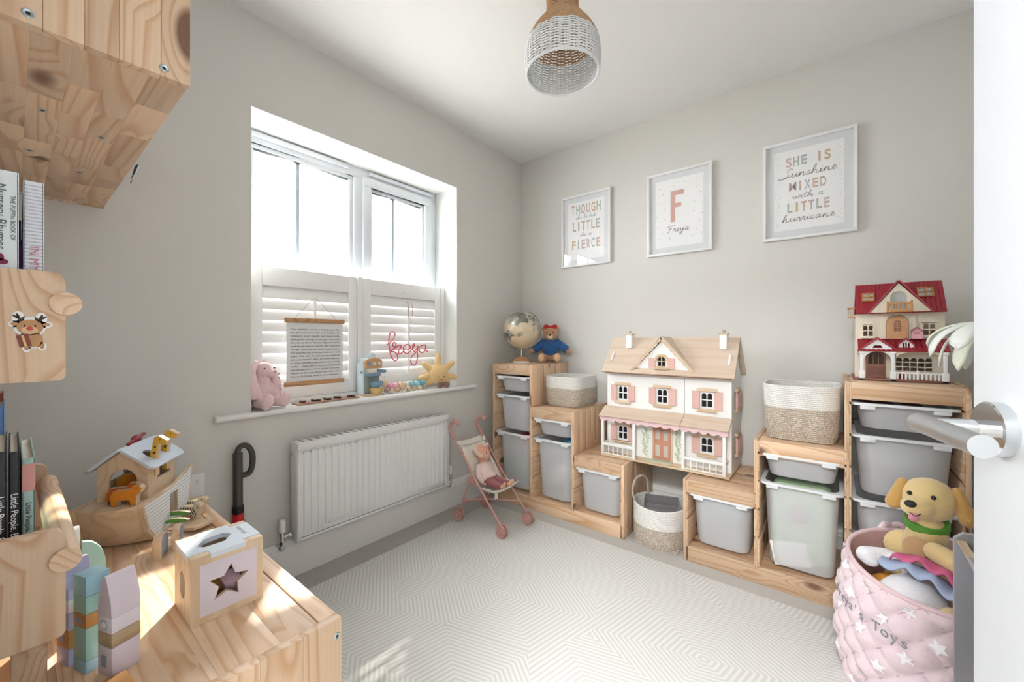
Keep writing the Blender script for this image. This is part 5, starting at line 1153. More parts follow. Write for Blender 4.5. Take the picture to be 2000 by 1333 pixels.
book('small purple book squeezed between the two white books', .86, .972, -2.4468, -2.4442, UL, .185, mat('purple_cover', '7a4390', .5)); book('thin blue book behind the purple one on the upper ledge', .75, .855, -2.4465, -2.4443, UL, .235, mat('blue_cover', '3f63a0', .5))
mk = mat('black_book_cover', '15161c', .45); wi = mat('white_ink', 'f0f0f0', .6)
for lb, y0, y1, x1, h_, ln in (('black picture book nearest the camera on the lower ledge', -2.4705, -2.4585, .95, .255, 3), ('second black picture book on the lower ledge, beside the mint one', -2.457, -2.446, .935, .25, 2)):
    t_, cv, d, h = book(lb, x1-.20, x1, y0, y1, LL, h_, mk, 0); text('spine_title', 'Little People, BIG DREAMS', .0105, wi, cv, ST(0, h_*.52), depth=.0003)
t_, cv, d, h = book('mint green and pink picture book on the lower ledge', .715, .92, -2.4445, -2.431, LL, .235, mat('mint_book_cover', 'a9c4ba', .5)); text('spine_title', 'Little People, BIG DREAMS', .0085, INK, cv, ST(0, .12), depth=.0003); box('spine_band', mat('salmon_ink', 'd99a90', .6), cv, .0002, .0006, -d+.0005, d-.0005, .185, .226)
book('blue-backed book at the far left of the lower ledge', .62, .745, -2.4705, -2.462, LL, .30, mat('sky_blue_cover', '6a8fc9', .5)); book('red-brown book at the far end of the lower ledge', .53, .61, -2.4705, -2.464, LL, .31, mat('rust_cover', 'a0503f', .5))

# ------------------------------------------------------------ wooden ark on the cabinet
A_ = 145.0
ark = thing('wooden_ark', 'wooden toy ark with white plank sides and pale blue roof', 'toy ark', (.506, -2.234, CT), A_)
PLE = PLY['x']; AB = mat('pale_blue_ark_roof', 'c9d4e2', .45)
def stripemat():
    m = bpy.data.materials.new('white_plank_print'); m.use_nodes = True; N = m.node_tree.nodes; Lk = m.node_tree.links; b = N['Principled BSDF']; b.inputs['Roughness'].default_value = .5
    tc = N.new('ShaderNodeTexCoord'); sp = N.new('ShaderNodeSeparateXYZ'); Lk.new(tc.outputs['Object'], sp.inputs[0]); ml = N.new('ShaderNodeMath'); ml.operation = 'MULTIPLY'; ml.inputs[1].default_value = 110; Lk.new(sp.outputs['Z'], ml.inputs[0])
    fr_ = N.new('ShaderNodeMath'); fr_.operation = 'FRACT'; Lk.new(ml.outputs[0], fr_.inputs[0]); lt_ = N.new('ShaderNodeMath'); lt_.operation = 'LESS_THAN'; lt_.inputs[1].default_value = .14; Lk.new(fr_.outputs[0], lt_.inputs[0])
    mx = N.new('ShaderNodeMix'); mx.data_type = 'RGBA'; mx.inputs[6].default_value = srgb('e9ebee'); mx.inputs[7].default_value = srgb('9aa3b5'); Lk.new(lt_.outputs[0], mx.inputs[0]); Lk.new(mx.outputs[2], b.inputs['Base Color']); return m
PLANK = stripemat()
side = [(.022, .012), (.04, .003), (.06, 0), (.175, 0), (.2, .004), (.222, .06), (.238, .142), (.226, .143), (.20, .132), (.13, .116), (.05, .110), (-.002, .114), (-.020, .118), (-.024, .108), (-.012, .075), (-.002, .04)]
AW = .15
for v0, v1, pm, pv in ((0, .008, PLANK, -.0006), (AW-.008, AW, PLANK, AW+.0006)):
    b = B(); b.plate(side, v0, v1, 'xz', holes=[[(.105, .03), (.145, .03), (.145, .098), (.105, .098)]]); sd = b.out('hull_side', PLE, ark, smooth=False)
    sc_ = [((u-.1)*.93+.1, (z-.06)*.9+.062) for u, z in side]
    b = B(); b.plate(sc_, min(v0, v1)-.0008 if v0 == 0 else v1, v0 if v0 == 0 else v1+.0008, 'xz', holes=[[(.103, .032), (.147, .032), (.147, .096), (.103, .096)]]); b.out('plank_print', PLANK, sd, smooth=False)
b = B(); rows = []
for k in range(9):
    f = k/8; v = .008+(AW-.016)*f; bow = -.035*math.sin(PI*f)*.6
    rows.append([(-.012+bow, v, .108), (.0+bow*.8, v, .06), (.03+bow*.5, v, .004), (.038+bow*.5, v, .006), (.01+bow*.8, v, .06), (-.004+bow, v, .108)])
b.loft(rows); b.out('bow_panel', PLE, ark)
b = B(); b.plate([(-.012-.021*math.sin(PI*i/8), .008+(AW-.016)*i/8) for i in range(9)]+[(.222, AW-.008), (.222, .008)], .104, .110, 'xy'); b.out('deck', PLE, ark, smooth=False)
box('hull_floor', PLE, ark, .04, .2, .008, AW-.008, .004, .01)
# cabin
c0, c1, v0, v1 = .042, .176, .020, .130
ga = [(v0, .110), (v1, .110), (v1, .198), ((v0+v1)/2, .240), (v0, .198)]
ah = [((v0+v1)/2-.03, .111), ((v0+v1)/2+.03, .111)]+arc((v0+v1)/2, .162, .03, .03, 0, 180, 8)
b = B(); b.plate(ga, c0, c0+.007, 'yz', holes=[ah]); b.out('cabin_gable', PLE, ark, smooth=False); b = B(); b.plate(ga, c1-.007, c1, 'yz'); b.out('cabin_gable', PLE, ark, smooth=False)
for vv in (v0, v1-.006):
    b = B(); b.plate([(c0+.007, .110), (c1-.007, .110), (c1-.007, .198), (c0+.007, .198)], vv, vv+.006, 'xz', holes=[[(.085, .150), (.150, .150), (.150, .185), (.085, .185)]]); b.out('cabin_wall', PLE, ark, smooth=False)
for s in (-1, 1):
    vm = (v0+v1)/2; sl = Vector((s*.072, -.0555)); ln = sl.length
    M_ = T(0, vm, .2425) @ Matrix.Rotation(math.atan2(-.048, .062), 4, 'X') if s > 0 else T(0, vm, .2425) @ Matrix.Rotation(-math.atan2(-.048, .062), 4, 'X')
    b = B(M_); out_ = [(c0-.018, 0), (c1+.018, 0), (c1+.018, s*(ln-.012)), (c1+.006, s*ln), (c0-.006, s*ln), (c0-.018, s*(ln-.012))]
    hl_ = [rrect(.034, .030, .012, 4, c=(c0+.038, s*.045)), rrect(.034, .030, .012, 4, c=(c0+.100, s*.045))] if s < 0 else []
    b.plate(out_, 0, .006, 'xy', holes=hl_); b.out('roof_slope', AB, ark, smooth=False)
def arkpt(u, v, z): c, s = math.cos(math.radians(A_)), math.sin(math.radians(A_)); return (.506+u*c-v*s, -2.234+u*s+v*c, CT+z)
# flat wooden animals
ORG = mat('orange_animal_paint', 'd98a2b', .5); YEL = mat('yellow_animal_paint', 'e0b23c', .5); DOR = mat('rust_animal_paint', 'c8641f', .5); GRN = mat('green_animal_paint', '5f9a45', .5); GRY = mat('blue_grey_animal_paint', '8e9bb2', .5); NAT = PLY['z']
QUAD = [(-.030, .0), (-.018, 0), (-.017, .014), (.010, .014), (.011, 0), (.023, 0), (.024, .026), (.032, .032), (.036, .042), (.030, .050), (.016, .049), (.010, .040), (-.026, .038), (-.033, .026), (-.036, .010), (-.032, .008)]
def animal(name, label, cat, loc, rz, poly_, paint, th=.016, s=1.0, rx=0, group=None, marks=None):
    t = thing(name, label, cat, loc, rz, group); t.rotation_euler = (math.radians(rx), 0, math.radians(rz)); P_ = [(x*s, z*s) for x, z in poly_]
    b = B(); b.plate(P_, -th/2, th/2, 'xz'); b.out('plywood_body', NAT, t, smooth=False)
    for q in (-1, 1):
        b = B(); b.plate([(x*.97, z*.985+.0004) for x, z in P_], min(q*th/2, q*(th/2+.0006)), max(q*th/2, q*(th/2+.0006)), 'xz'); f = b.out('painted_face', paint, t, smooth=False)
        if marks:
            b = B()
            for x, z, w_, h_, r_ in marks: b.plate([(x*s+(p*math.cos(r_)-k*math.sin(r_))*s, z*s+(p*math.sin(r_)+k*math.cos(r_))*s) for p, k in ((-w_, -h_), (w_, -h_), (w_, h_), (-w_, h_))], min(q*(th/2+.0006), q*(th/2+.001)), max(q*(th/2+.0006), q*(th/2+.001)), 'xz')
            b.out('painted_marks', DKB, f, smooth=False, kind='stuff')
    return t
animal('toy_lion', 'orange wooden lion standing in front on the ark bow', 'toy animal', arkpt(.004, .045, .1105), A_-95, QUAD, ORG, .015, 1.0, group='ark animals', marks=[(.024, .044, .002, .0012, 0), (-.034, .012, .002, .004, 0)])
animal('toy_lion', 'rust orange wooden lion behind its pair on the ark bow', 'toy animal', arkpt(.022, .062, .1105), A_-95, QUAD, DOR, .013, 1.05, group='ark animals')
ELE = [(-.03, 0), (-.014, 0), (-.012, .016), (.008, .016), (.01, 0), (.024, 0), (.026, .02), (.034, .006), (.040, .010), (.036, .036), (.024, .052), (-.01, .056), (-.03, .044), (-.034, .02)]
animal('toy_elephant', 'ochre wooden elephant looking out of the ark cabin arch', 'toy animal', arkpt(.09, .078, .1105), A_-90, ELE, ORG, .016, 1.05, group='ark animals', marks=[(.026, .036, .002, .002, 0)])
GIR = [(-.02, 0), (-.010, 0), (-.008, .028), (.008, .028), (.010, 0), (.02, 0), (.020, .05), (.026, .085), (.044, .082), (.046, .092), (.026, .104), (.016, .100), (.006, .052), (-.016, .044)]
SPOT = [(.012, .04, .003, .003, .4), (.016, .06, .003, .003, .2), (.018, .075, .0025, .003, .1), (-.008, .036, .003, .003, .6), (.03, .094, .0014, .0014, 0)]
animal('toy_giraffe', 'yellow wooden giraffe with its head through the near roof hole', 'toy animal', arkpt(.080, .036, .1600), A_-100, GIR, YEL, .013, 1.05, group='ark animals', marks=SPOT)
animal('toy_giraffe', 'yellow wooden giraffe with its head through the far roof hole', 'toy animal', arkpt(.142, .040, .1600), A_-100, GIR, YEL, .013, 1.08, group='ark animals', marks=SPOT)
rd = thing('toy_bird', 'red wooden bird with spread wings perched behind the giraffes', 'toy animal', arkpt(.125, .088, .240), A_+10, 'ark animals')
b = B(); b.ell((0, 0, .012), (.026, .010, .012)); b.out('body', mat('dark_red_animal_paint', '8f1f2c', .5), rd); b = B(); b.cap((-.055, .0, .010), (.055, 0, .016), .0045); b.out('wings', mat('dark_red_animal_paint', '8f1f2c', .5), rd)
pn = thing('peg_person', 'blue wooden peg person standing at the stern of the ark', 'toy figure', arkpt(.192, .05, .1105), 20)
b = B(); b.lathe([(.0001, 0), (.0125, 0), (.0145, .010), (.0135, .032), (.010, .040), (.0001, .041)], seg=20); b.out('peg_body', mat('sky_blue_peg_paint', '6f9fc4', .5), pn); b = B(); b.ell((0, 0, .049), .0105); b.out('peg_head', mat('peg_wood', 'd0a074', .5), pn)
b = B(); b.plate([(-.004, .006), (.004, .006), (.003, .03), (-.003, .03)], -.0150, -.0135, 'xz'); b.out('painted_apron', WHITE, pn, smooth=False)
CRO = [(-.04, .0), (.04, 0), (.046, .006), (.03, .012), (.01, .016), (-.02, .015), (-.048, .006)]
animal('toy_crocodile', 'green wooden crocodile coming out of the ark door', 'toy animal', arkpt(.085, -.022, .022), A_-90, CRO, GRN, .010, .72, group='ark animals'); animal('toy_crocodile', 'green wooden crocodile behind its pair in the ark door', 'toy animal', arkpt(.108, -.015, .034), A_-90, CRO, GRN, .010, .72, group='ark animals')
ZB = [(x, .025+.0, .0014, .012, .5) for x in (-.024, -.016, -.008, 0, .008, .016)]+[(.026, .04, .001, .005, .4), (-.022, .008, .003, .001, 0), (.017, .008, .003, .001, 0)]
animal('toy_zebra', 'striped wooden zebra nearest the ramp on the cabinet', 'toy animal', (.392, -2.118, CT), 35, QUAD, mat('cream_zebra_paint', 'e6dcc8', .5), .016, .95, group='ark animals', marks=ZB); animal('toy_zebra', 'striped wooden zebra behind its pair at the cabinet edge', 'toy animal', (.352, -2.098, CT), 35, QUAD, mat('cream_zebra_paint', 'e6dcc8', .5), .016, 1.0, group='ark animals', marks=ZB)
HIP = [(-.022, 0), (-.008, 0), (-.007, .008), (.006, .008), (.008, 0), (.022, 0), (.024, .04), (.018, .052), (0, .056), (-.018, .052), (-.024, .04)]
animal('toy_hippo', 'blue-grey wooden hippo seen end-on in front of the ark', 'toy animal', (.590, -2.225, CT), -25, HIP, GRY, .017, 1.0, group='ark animals'); animal('toy_hippo', 'blue-grey wooden hippo seen end-on beside the ramp', 'toy animal', (.562, -2.186, CT), -22, HIP, GRY, .015, .98, group='ark animals')
rp_ = thing('ark_ramp', 'flat wooden ramp board leaning down from the ark door', 'ramp', (.46, -2.135, CT+.001), 28)
b = B(); b.M = RY(-9); b.plate([(-.055, -.030), (.045, -.030), (.055, -.015), (.055, .03), (-.055, .03)], 0, .008, 'xy'); b.out('ramp_board', PLY['x'], rp_, smooth=False)

# ------------------------------------------------------------ shape sorter box
so = thing('shape_sorter', 'wooden shape sorter box with star cut-out and pale blue lid', 'toy', (.9025, -2.188, CT))
LIL = mat('lilac_print', 'd9cfd9', .6); hx2, hy2, hh = .0565, .060, .125; tk = .008
star = [((.034 if i % 2 == 0 else .0165)*math.sin(2*PI*i/10+.12), .06+(.034 if i % 2 == 0 else .0165)*math.cos(2*PI*i/10+.12)) for i in range(10)]
b = B(); b.plate([(-hy2, 0), (hy2, 0), (hy2, hh-.001), (-hy2, hh-.001)], hx2-tk, hx2, 'yz', holes=[star]); fp = b.out('front_wall', PLY['z'], so, smooth=False)
b = B(); b.plate([(-hy2+.014, .012), (hy2-.012, .012), (hy2-.012, hh-.016), (-hy2+.014, hh-.016)], hx2, hx2+.0006, 'yz', holes=[star]); b.out('lilac_panel', LIL, fp, smooth=False)
b = B(); b.plate([(-hy2, 0), (hy2, 0), (hy2, hh-.001), (-hy2, hh-.001)], -hx2, -hx2+tk, 'yz'); b.out('back_wall', PLY['z'], so, smooth=False)
hexa = [(-.018, .045), (-.006, .036), (.010, .036), (.018, .05), (.018, .075), (0, .088), (-.018, .075)]
b = B(); b.plate([(-hx2+tk, 0), (hx2-tk, 0), (hx2-tk, hh-.001), (-hx2+tk, hh-.001)], -hy2, -hy2+tk, 'xz', holes=[hexa]); b.out('side_wall', PLY['z'], so, smooth=False)
b = B(); b.plate([(-hx2+tk, 0), (hx2-tk, 0), (hx2-tk, hh-.001), (-hx2+tk, hh-.001)], hy2-tk, hy2, 'xz'); b.out('side_wall', PLY['z'], so, smooth=False)
box('floor_board', PLY['x'], so, -hx2+tk, hx2-tk, -hy2+tk, hy2-tk, 0, .006)
for sx in (-1, 1):
    for sy in (-1, 1): box('corner_joint', PLY['x'], so, sx*(hx2-.0003), sx*(hx2-.0163), sy*(hy2-.0003), sy*(hy2-.0303), hh-.0009, hh+.0008)
lid = [(-hx2+.017, -hy2-.0006), (hx2-.017, -hy2-.0006), (hx2-.017, -hy2+.031), (hx2+.0006, -hy2+.031), (hx2+.0006, hy2-.031), (hx2-.017, hy2-.031), (hx2-.017, hy2+.0006), (-hx2+.017, hy2+.0006), (-hx2+.017, hy2-.031), (-hx2-.0006, hy2-.031), (-hx2-.0006, -hy2+.031), (-hx2+.017, -hy2+.031)]
b = B(); b.plate(lid, hh-.008, hh+.0015, 'xy', holes=[[(.02, -.03), (.006, -.038), (-.018, -.022), (-.022, .012), (-.004, .022), (.02, .004)]]); ld = b.out('lid', mat('pale_blue_lid', 'd3dce6', .45), so, smooth=False)
text('lid_print', 'LITTLE DUTCH', .009, mat('lid_ink', '8d949c', .7), ld, T(-.006, .041, hh+.0016) @ RZ(180), depth=.0002, width=.045)
for lb, m, q, r in (('mauve block inside the shape sorter behind the star hole', mat('mauve_block', 'b79aa8', .5), (.028, .012, .045), (20, 30, 15)), ('peach block inside the shape sorter at the left of the star hole', mat('peach_block', 'd9a68e', .5), (.022, -.03, .032), (10, -20, 40)), ('mustard block at the bottom of the shape sorter', mat('ochre_block', 'c99a4e', .5), (-.01, .0, .026), (0, 40, 10)), ('pale lilac block showing in the side hole of the sorter', mat('pale_lilac_block', 'd6cfdc', .5), (-.005, -.034, .055), (0, 10, 5))):
    t = thing('sorter_block', lb, 'toy block', (.9025+q[0], -2.188+q[1], CT+q[2])); t.rotation_euler = [math.radians(v) for v in r]; b = B(); b.plate([(.017*math.cos(2*PI*i/6), .017*math.sin(2*PI*i/6)) for i in range(6)], -.017, .017, 'xy'); b.out('block', m, t, smooth=False)

# ------------------------------------------------------------ little stacked house blocks
def tower(lb, x, y, w, d, parts, roof, rz=0):
    z = CT
    for k, (h, m, deco) in enumerate(parts):
        t = thing('house_block', '%s of the %s' % (('bottom block', 'second block', 'third block', 'fourth block', 'fifth block')[k], lb), 'toy block', (x, y, z), rz, 'stacking house blocks')
        b = B(); b.box(-d/2, d/2, -w/2, w/2, 0, h, .0015); bo = b.out('block', m, t)
        if deco == 'win':
            for sy in (-1, 1): box('painted_window', GRY, bo, -d*.2, d*.15, sy*w/2-(sy < 0)*.0005, sy*w/2+(sy > 0)*.0005, h*.3, h*.7)
        if deco == 'clock':
            for sy in (-1,):
                b = B(); b.M = T(0, sy*w/2, h*.5) @ RX(90); b.lathe([(.008, 0), (.008, .001), (.0001, .001)], seg=20); b.out('painted_clock', GRY, bo); b = B(); b.M = T(0, sy*w/2, h*.5) @ RX(90); b.lathe([(.006, .001), (.006, .0015), (.0001, .0015)], seg=20); b.out('clock_face', WHITE, bo)
        z += h+.0001
    t = thing('house_block', 'roof block on top of the '+lb, 'toy block', (x, y, z), rz, 'stacking house blocks'); h, m, kind = roof
    b = B()
    if kind == 'gable': b.plate([(-d/2, 0), (d/2, 0), (d*.44, h*.4), (d*.1, h*.96), (0, h), (-d*.1, h*.96), (-d*.44, h*.4)], -w/2, w/2, 'xz')
    elif kind == 'bell': b.plate([(-d/2, 0), (d/2, 0), (d*.5, h*.3), (d*.26, h*.45), (d*.2, h*.9), (d*.1, h), (-d*.1, h), (-d*.2, h*.9), (-d*.26, h*.45), (-d*.5, h*.3)], -w/2, w/2, 'xz')
    else: b.box(-d/2, d/2, -w/2, w/2, 0, h, .0015)
    rf = b.out('block', m, t, ang=30)
    return t
LL1 = mat('lilac_block', 'd9ccd6', .5); LV = mat('lavender_block', 'b3afcf', .5); MT = mat('mint_block', '9cc4bb', .5); BL = mat('aqua_block', '9cc3d2', .5); HW = wood('honey_block_wood', 'c08a4e', 'b07a40', 'y', knots=0, rings=14); NW = wood('natural_block_wood', 'cbb08e', 'c0a37e', 'y', knots=0, rings=12); PW = mat('pale_pink_block', 'e6dde4', .5)
tower('pink-lilac tower nearest the camera', .975, -2.344, .038, .036, [(.046, LL1, 'win'), (.022, NW, ''), (.025, PW, 'clock')], (.064, LL1, 'gable'), 20)
tower('aqua and mint tower in the middle', .936, -2.372, .030, .034, [(.020, BL, ''), (.052, MT, ''), (.022, HW, 'win'), (.028, MT, '')], (.032, BL, 'flat'), 20)
tower('lavender tower beside the book ledge', .893, -2.388, .03, .034, [(.028, LV, ''), (.03, HW, 'win'), (.028, LV, 'win'), (.022, PW, '')], (.058, LV, 'bell'), 20)
for lb, x, y, m, w in (('honey wood block lying at the foot of the towers', 1.035, -2.362, HW, .028),): 
    t = thing('house_block', lb, 'toy block', (x, y, CT), 15, 'stacking house blocks'); b = B(); b.plate([(-w, 0), (w, 0), (w, .008), (0, .022), (-w, .008)], -.02, .02, 'xz'); b.out('block', m, t, smooth=False)
# pastel wooden toy behind the ledge: white standing panel with a mint half-disc
pt_ = thing('pastel_stacker', 'white wooden toy with a mint green half-round disc behind the towers', 'toy', (.745, -2.368, CT), 0)
b = B(); b.plate(rrect(.035, .172, .014, 4, c=(0, .086)), -.016, -.004, 'xz'); b.out('white_panel', WHITE, pt_, ang=40)
b = B(); b.plate(arc(0, 0, .032, .052, -90, 90, 14), .0, .012, 'yz'); o = b.out('half_disc', MT, pt_, ang=40); o.location = (.012, -.002, .095); box('stand', PLY['x'], pt_, -.03, .03, -.03, .02, 0, .04, .003)

# ------------------------------------------------------------ vacuum wand against the window wall
vw = thing('vacuum_wand', 'dark grey vacuum cleaner wand with a red collar leaning on the wall', 'vacuum wand', (.042, -1.892, 0))
VG = mat('dark_grey_plastic', '45433f', .4); b = B(); b.cyl((0, 0, .0), (-.006, 0, .60), .017, seg=20); b.out('tube', VG, vw)
b = B(); b.tube(crom([(-.006, 0, .575), (-.004, .0, .61), (.0, .012, .628), (.006, .032, .622), (.008, .046, .59), (.008, .046, .545), (.004, .036, .515), (0, .012, .51)], 6), .011, 10); b.out('loop_handle', VG, vw)
b = B(); b.cyl((-.003, 0, .33), (-.003, 0, .362), .0205, seg=24); b.out('red_collar', mat('bright_red_plastic', 'd21f1f', .35), vw); b = B()
for z in (.366, .376, .386): b.cyl((-.0035, 0, z), (-.0035, 0, z+.007), .0205, seg=24)
b.out('black_rings', BLACK, vw); b = B(); b.cyl((-.003, 0, .305), (-.003, 0, .329), .024, seg=24); b.out('clear_cuff', mat('smoke_plastic', '6f6c68', .2), vw); b = B(); b.box(-.03, .05, -.12, .12, 0, .045, .012); b.out('floor_head', VG, vw)
# ------------------------------------------------------------ pink quilted basket of soft toys
BX, BYc, BH = 2.135, -.79, .385
qb = thing('quilted_basket', 'large pink quilted fabric basket with white stars, full of soft toys', 'basket', (BX, BYc, RZT))
QP = mat('pink_quilted_cotton', 'ead5db', .95, bump=.25, bscale=260, sheen=.3)
def brad(f): return .222+.022*math.sin(PI*min(1, f*1.15))+.006*f
def bpt(a, f, off=0):
    sag = .018*math.cos(a-math.radians(255))*f*f; r = brad(f)+off+.006*math.sin(3*a+1)*f
    return (r*math.cos(a), r*math.sin(a), f*BH-sag)
NA, NF = 216, 60
def quilt(a, f):
    u = a*18/(2*PI); v = f*BH/.085; p = abs(math.sin(PI*(u+v)))*abs(math.sin(PI*(u-v))); return .017*(p**.55)
b = B(); rows = [[bpt(2*PI*i/NA, j/NF, quilt(2*PI*i/NA, j/NF)*min(1, (1-j/NF)*14)) for i in range(NA)] for j in range(NF+1)]
inner = [[bpt(2*PI*i/NA, 1-j/6*.97, -.008) for i in range(NA)] for j in range(7)]
b.loft(rows, caps=False); qs = b.out('quilted_wall', QP, qb, ang=60)
b = B(); b.loft(inner, caps=False); b.face([b.v(bpt(2*PI*i/48, .03, -.008)) for i in range(48)]); b.out('lining', mat('dusty_pink_lining', 'd0a8a6', .95, bump=.3, bscale=220), qb, ang=60)
b = B(); b.tube([Vector(bpt(2*PI*i/96, 1, -.002)) for i in range(96)], .0065, 8, closed=True); b.out('rim_piping', mat('pale_pink_piping', 'e6c9ce', .9), qb)
b = B()
for k in range(18):
    for sg in (-1, 1):
        pts = []
        for j in range(41):
            f = j/40*.985; a = 2*PI/18*(k+sg*f*BH/.085); pts.append(Vector(bpt(a, f, .0012)))
        b.tube(pts, .0016, 5)
b.out('quilt_stitching', mat('rose_stitch', 'd3b3be', .9), qs, weld=False)
STW = mat('white_star_print', 'f6f3f6', .9); b = B(); rs = random.Random(5); k = 0
for j, f in enumerate((.1, .27, .44, .61, .78, .93)):
    for i in range(14):
        a0 = 2*PI*(i+.5*(j % 2))/14; pts = []
        for q in range(10):
            r = .019 if q % 2 == 0 else .009; th_ = 2*PI*q/10+.2*j; a = a0+r*math.cos(th_)/.24; ff = f+r*math.sin(th_)/BH; pts.append(Vector(bpt(a, ff, quilt(a, ff)+.0022)))
        c = Vector(bpt(a0, f, quilt(a0, f)+.0022)); V = [b.v(p) for p in pts]; cc_ = b.v(c)
        for q in range(10): b.face([cc_, V[q], V[(q+1) % 10]])
b.out('printed_stars', STW, qs, weld=False, kind='stuff')
SILV = mat('silver_thread', '8f939c', .4, .3)
for i, chh in enumerate("Freya's Toys"):
    if chh == ' ': continue
    a = math.radians(192+i*4.7); f = .71; p = Vector(bpt(a, f, .0172)); ang = math.degrees(a)+90
    text('embroidered_letter', chh, .038, SILV, qs, T(*p) @ RZ(ang) @ RX(90), depth=.0012)
for a0 in (115, 295):
    b = B(); a = math.radians(a0); p0 = Vector(bpt(a-.22, .93, .004)); p1 = Vector(bpt(a+.22, .93, .004)); m_ = (p0+p1)/2*1.06; m_.z = BH+.022
    pts = crom([p0, p0.lerp(m_, .55)+Vector((0, 0, .022)), m_, p1.lerp(m_, .55)+Vector((0, 0, .022)), p1], 6); b.tube(pts, .010, 8); b.out('fabric_handle', QP, qb)

YEL2 = mat('yellow_plush', 'e4c88e', .95, bump=.8, bscale=150, sheen=.5); BRE = mat('dark_brown_plush', '3a2c26', .95, bump=.6, bscale=150); PKT = mat('pink_felt', 'dd95a6', .9); WPF = mat('white_plush', 'eceaee', .95, bump=.8, bscale=140, sheen=.5); HPK = mat('hot_pink_satin', 'd0608c', .5, bump=.3, bscale=60); LBF = mat('light_blue_satin', 'a9b8d6', .5, bump=.3, bscale=60)
dg = thing('plush_dog', 'yellow plush puppy with green collar and a card tag rising from the pink basket', 'soft toy', (2.09, -.76, .06))
def Dg(x, y, z): return (x-2.09, y+.76, z-.06)
def dgb(b):
    b.ell(Dg(2.085, -.70, .25), (.085, .095, .17)); b.cap(Dg(2.085, -.745, .40), Dg(2.092, -.785, .50), .052, .044); b.ell(Dg(2.092, -.80, .592), (.062, .058, .06))
    b.ell(Dg(2.062, -.852, .578), (.036, .032, .029)); b.ell(Dg(2.05, -.72, .41), (.05, .04, .05))
dbo2 = blob('body', YEL2, dg, dgb, .005, 4)
b = B(); b.ell(Dg(2.046, -.879, .592), (.013, .010, .010)); b.out('nose', BLACK, dbo2)
b = B(); b.tube(crom([Dg(2.066, -.886, .572), Dg(2.055, -.888, .563), Dg(2.044, -.879, .569)], 4), .0013, 5); b.out('mouth_stitch', lt, dbo2)
b = B(); b.ell(Dg(2.052, -.882, .556), (.011, .005, .012)); b.out('tongue', PKT, dbo2)
for q in ((2.048, -.840, .612), (2.094, -.858, .614)):
    b = B(); b.ell(Dg(*q), .006); b.out('bead_eye', BLACK, dbo2)
TANP = mat('tan_plush', 'c79c58', .95, bump=.8, bscale=150, sheen=.5)
for q0, q1 in (((2.038, -.795, .628), (2.018, -.81, .570)), ((2.145, -.815, .628), (2.162, -.84, .565))): blob('ear', TANP, dg, lambda b: b.cap(Dg(*q0), Dg(*q1), .014, .021), .004, 3)
b = B(); b.M = T(*Dg(2.09, -.782, .517)) @ RX(18); b.lathe([(.047, -.013), (.0485, 0), (.047, .013)], seg=28); co = b.out('collar', mat('green_felt', '5f9b3f', .9), dg); co.modifiers.new('thick', 'SOLIDIFY').thickness = .004
KRF = mat('kraft_card', 'c9a57c', .8); b = B(); TM = T(*Dg(2.062, -.842, .462)) @ RZ(8) @ RX(-18); b.M = TM; b.plate([(.030*math.cos(2*PI*i/28), .026*math.sin(2*PI*i/28)) for i in range(28)], -.0006, .0006, 'xz'); tg = b.out('swing_tag', KRF, dg, smooth=False)

wp = thing('plush_doll', 'white plush toy in pink and blue dress lying across the pink basket', 'soft toy', (2.04, -.9, .05))
def Wp(x, y, z): return (x-2.04, y+.9, z-.05)
def wpb(b):
    b.ell(Wp(2.05, -.90, .29), (.085, .085, .11)); b.ell(Wp(2.045, -.925, .33), (.078, .07, .072)); b.cap(Wp(2.07, -.86, .40), Wp(2.0, -.80, .40), .022, .020); b.cap(Wp(2.0, -.80, .40), Wp(1.955, -.82, .395), .021, .025)
    b.ell(Wp(1.965, -.835, .383), (.022, .016, .014)); b.cap(Wp(2.13, -.93, .40), Wp(2.17, -.975, .39), .023, .024); b.ell(Wp(2.185, -.86, .43), (.055, .055, .05)); b.cap(Wp(2.06, -.98, .32), Wp(2.10, -1.0, .335), .02, .022)
blob('body', WPF, wp, wpb, .006, 4)
def frill(name, m, pts, w, wob, ph):
    b = B(); P_ = crom([Wp(*p) for p in pts], 8); rows = []
    for i, p in enumerate(P_):
        f = i/(len(P_)-1); off = wob*math.sin(f*22+ph); rows.append([Vector(p)+Vector((-.25*w*t, -.62*w*t, .35*w*t*(1-t)+off*t)) for t in (0, .35, .7, 1)])
    b.loft(rows, closed=False); o = b.out(name, m, wp); o.modifiers.new('thick', 'SOLIDIFY').thickness = .005; return o
frill('pink_dress', HPK, [(2.02, -.835, .425), (2.06, -.86, .445), (2.10, -.89, .445), (2.135, -.92, .435), (2.15, -.95, .42)], .075, .010, 0)
frill('blue_petticoat', LBF, [(2.0, -.845, .412), (2.05, -.875, .425), (2.09, -.90, .425), (2.13, -.935, .41), (2.15, -.965, .40)], .095, .010, 2)
frill('pink_sleeve', HPK, [(2.12, -.905, .44), (2.15, -.93, .435), (2.165, -.955, .42)], .045, .006, 1)
for lb, x, y, z, r in (('round yellow plush toy at the right of the pink basket', 2.115, -.985, .355, .032), ('small yellow plush toy low against the basket rim', 2.14, -.995, .315, .030)):
    o = blob('plush_toy', YEL2, None, lambda b: (b.ell((x, y, z), (r, r*.85, r*.8)), b.ell((x-.012, y-.012, z+.006), (r*.6, r*.6, r*.6)), b.cap((x, y+.01, z), (x+.01, y+.05, .2), r*.7)), .005, 3); tag(o, lb, 'soft toy')
yc = blob('plush_cushion', YEL2, None, lambda b: (b.cap((2.10, -.845, .46), (2.15, -.915, .455), .026, .03), b.ell((2.17, -.88, .44), (.035, .035, .03))), .005, 3); tag(yc, 'smooth yellow plush crescent beside the dog in the pink basket', 'soft toy')
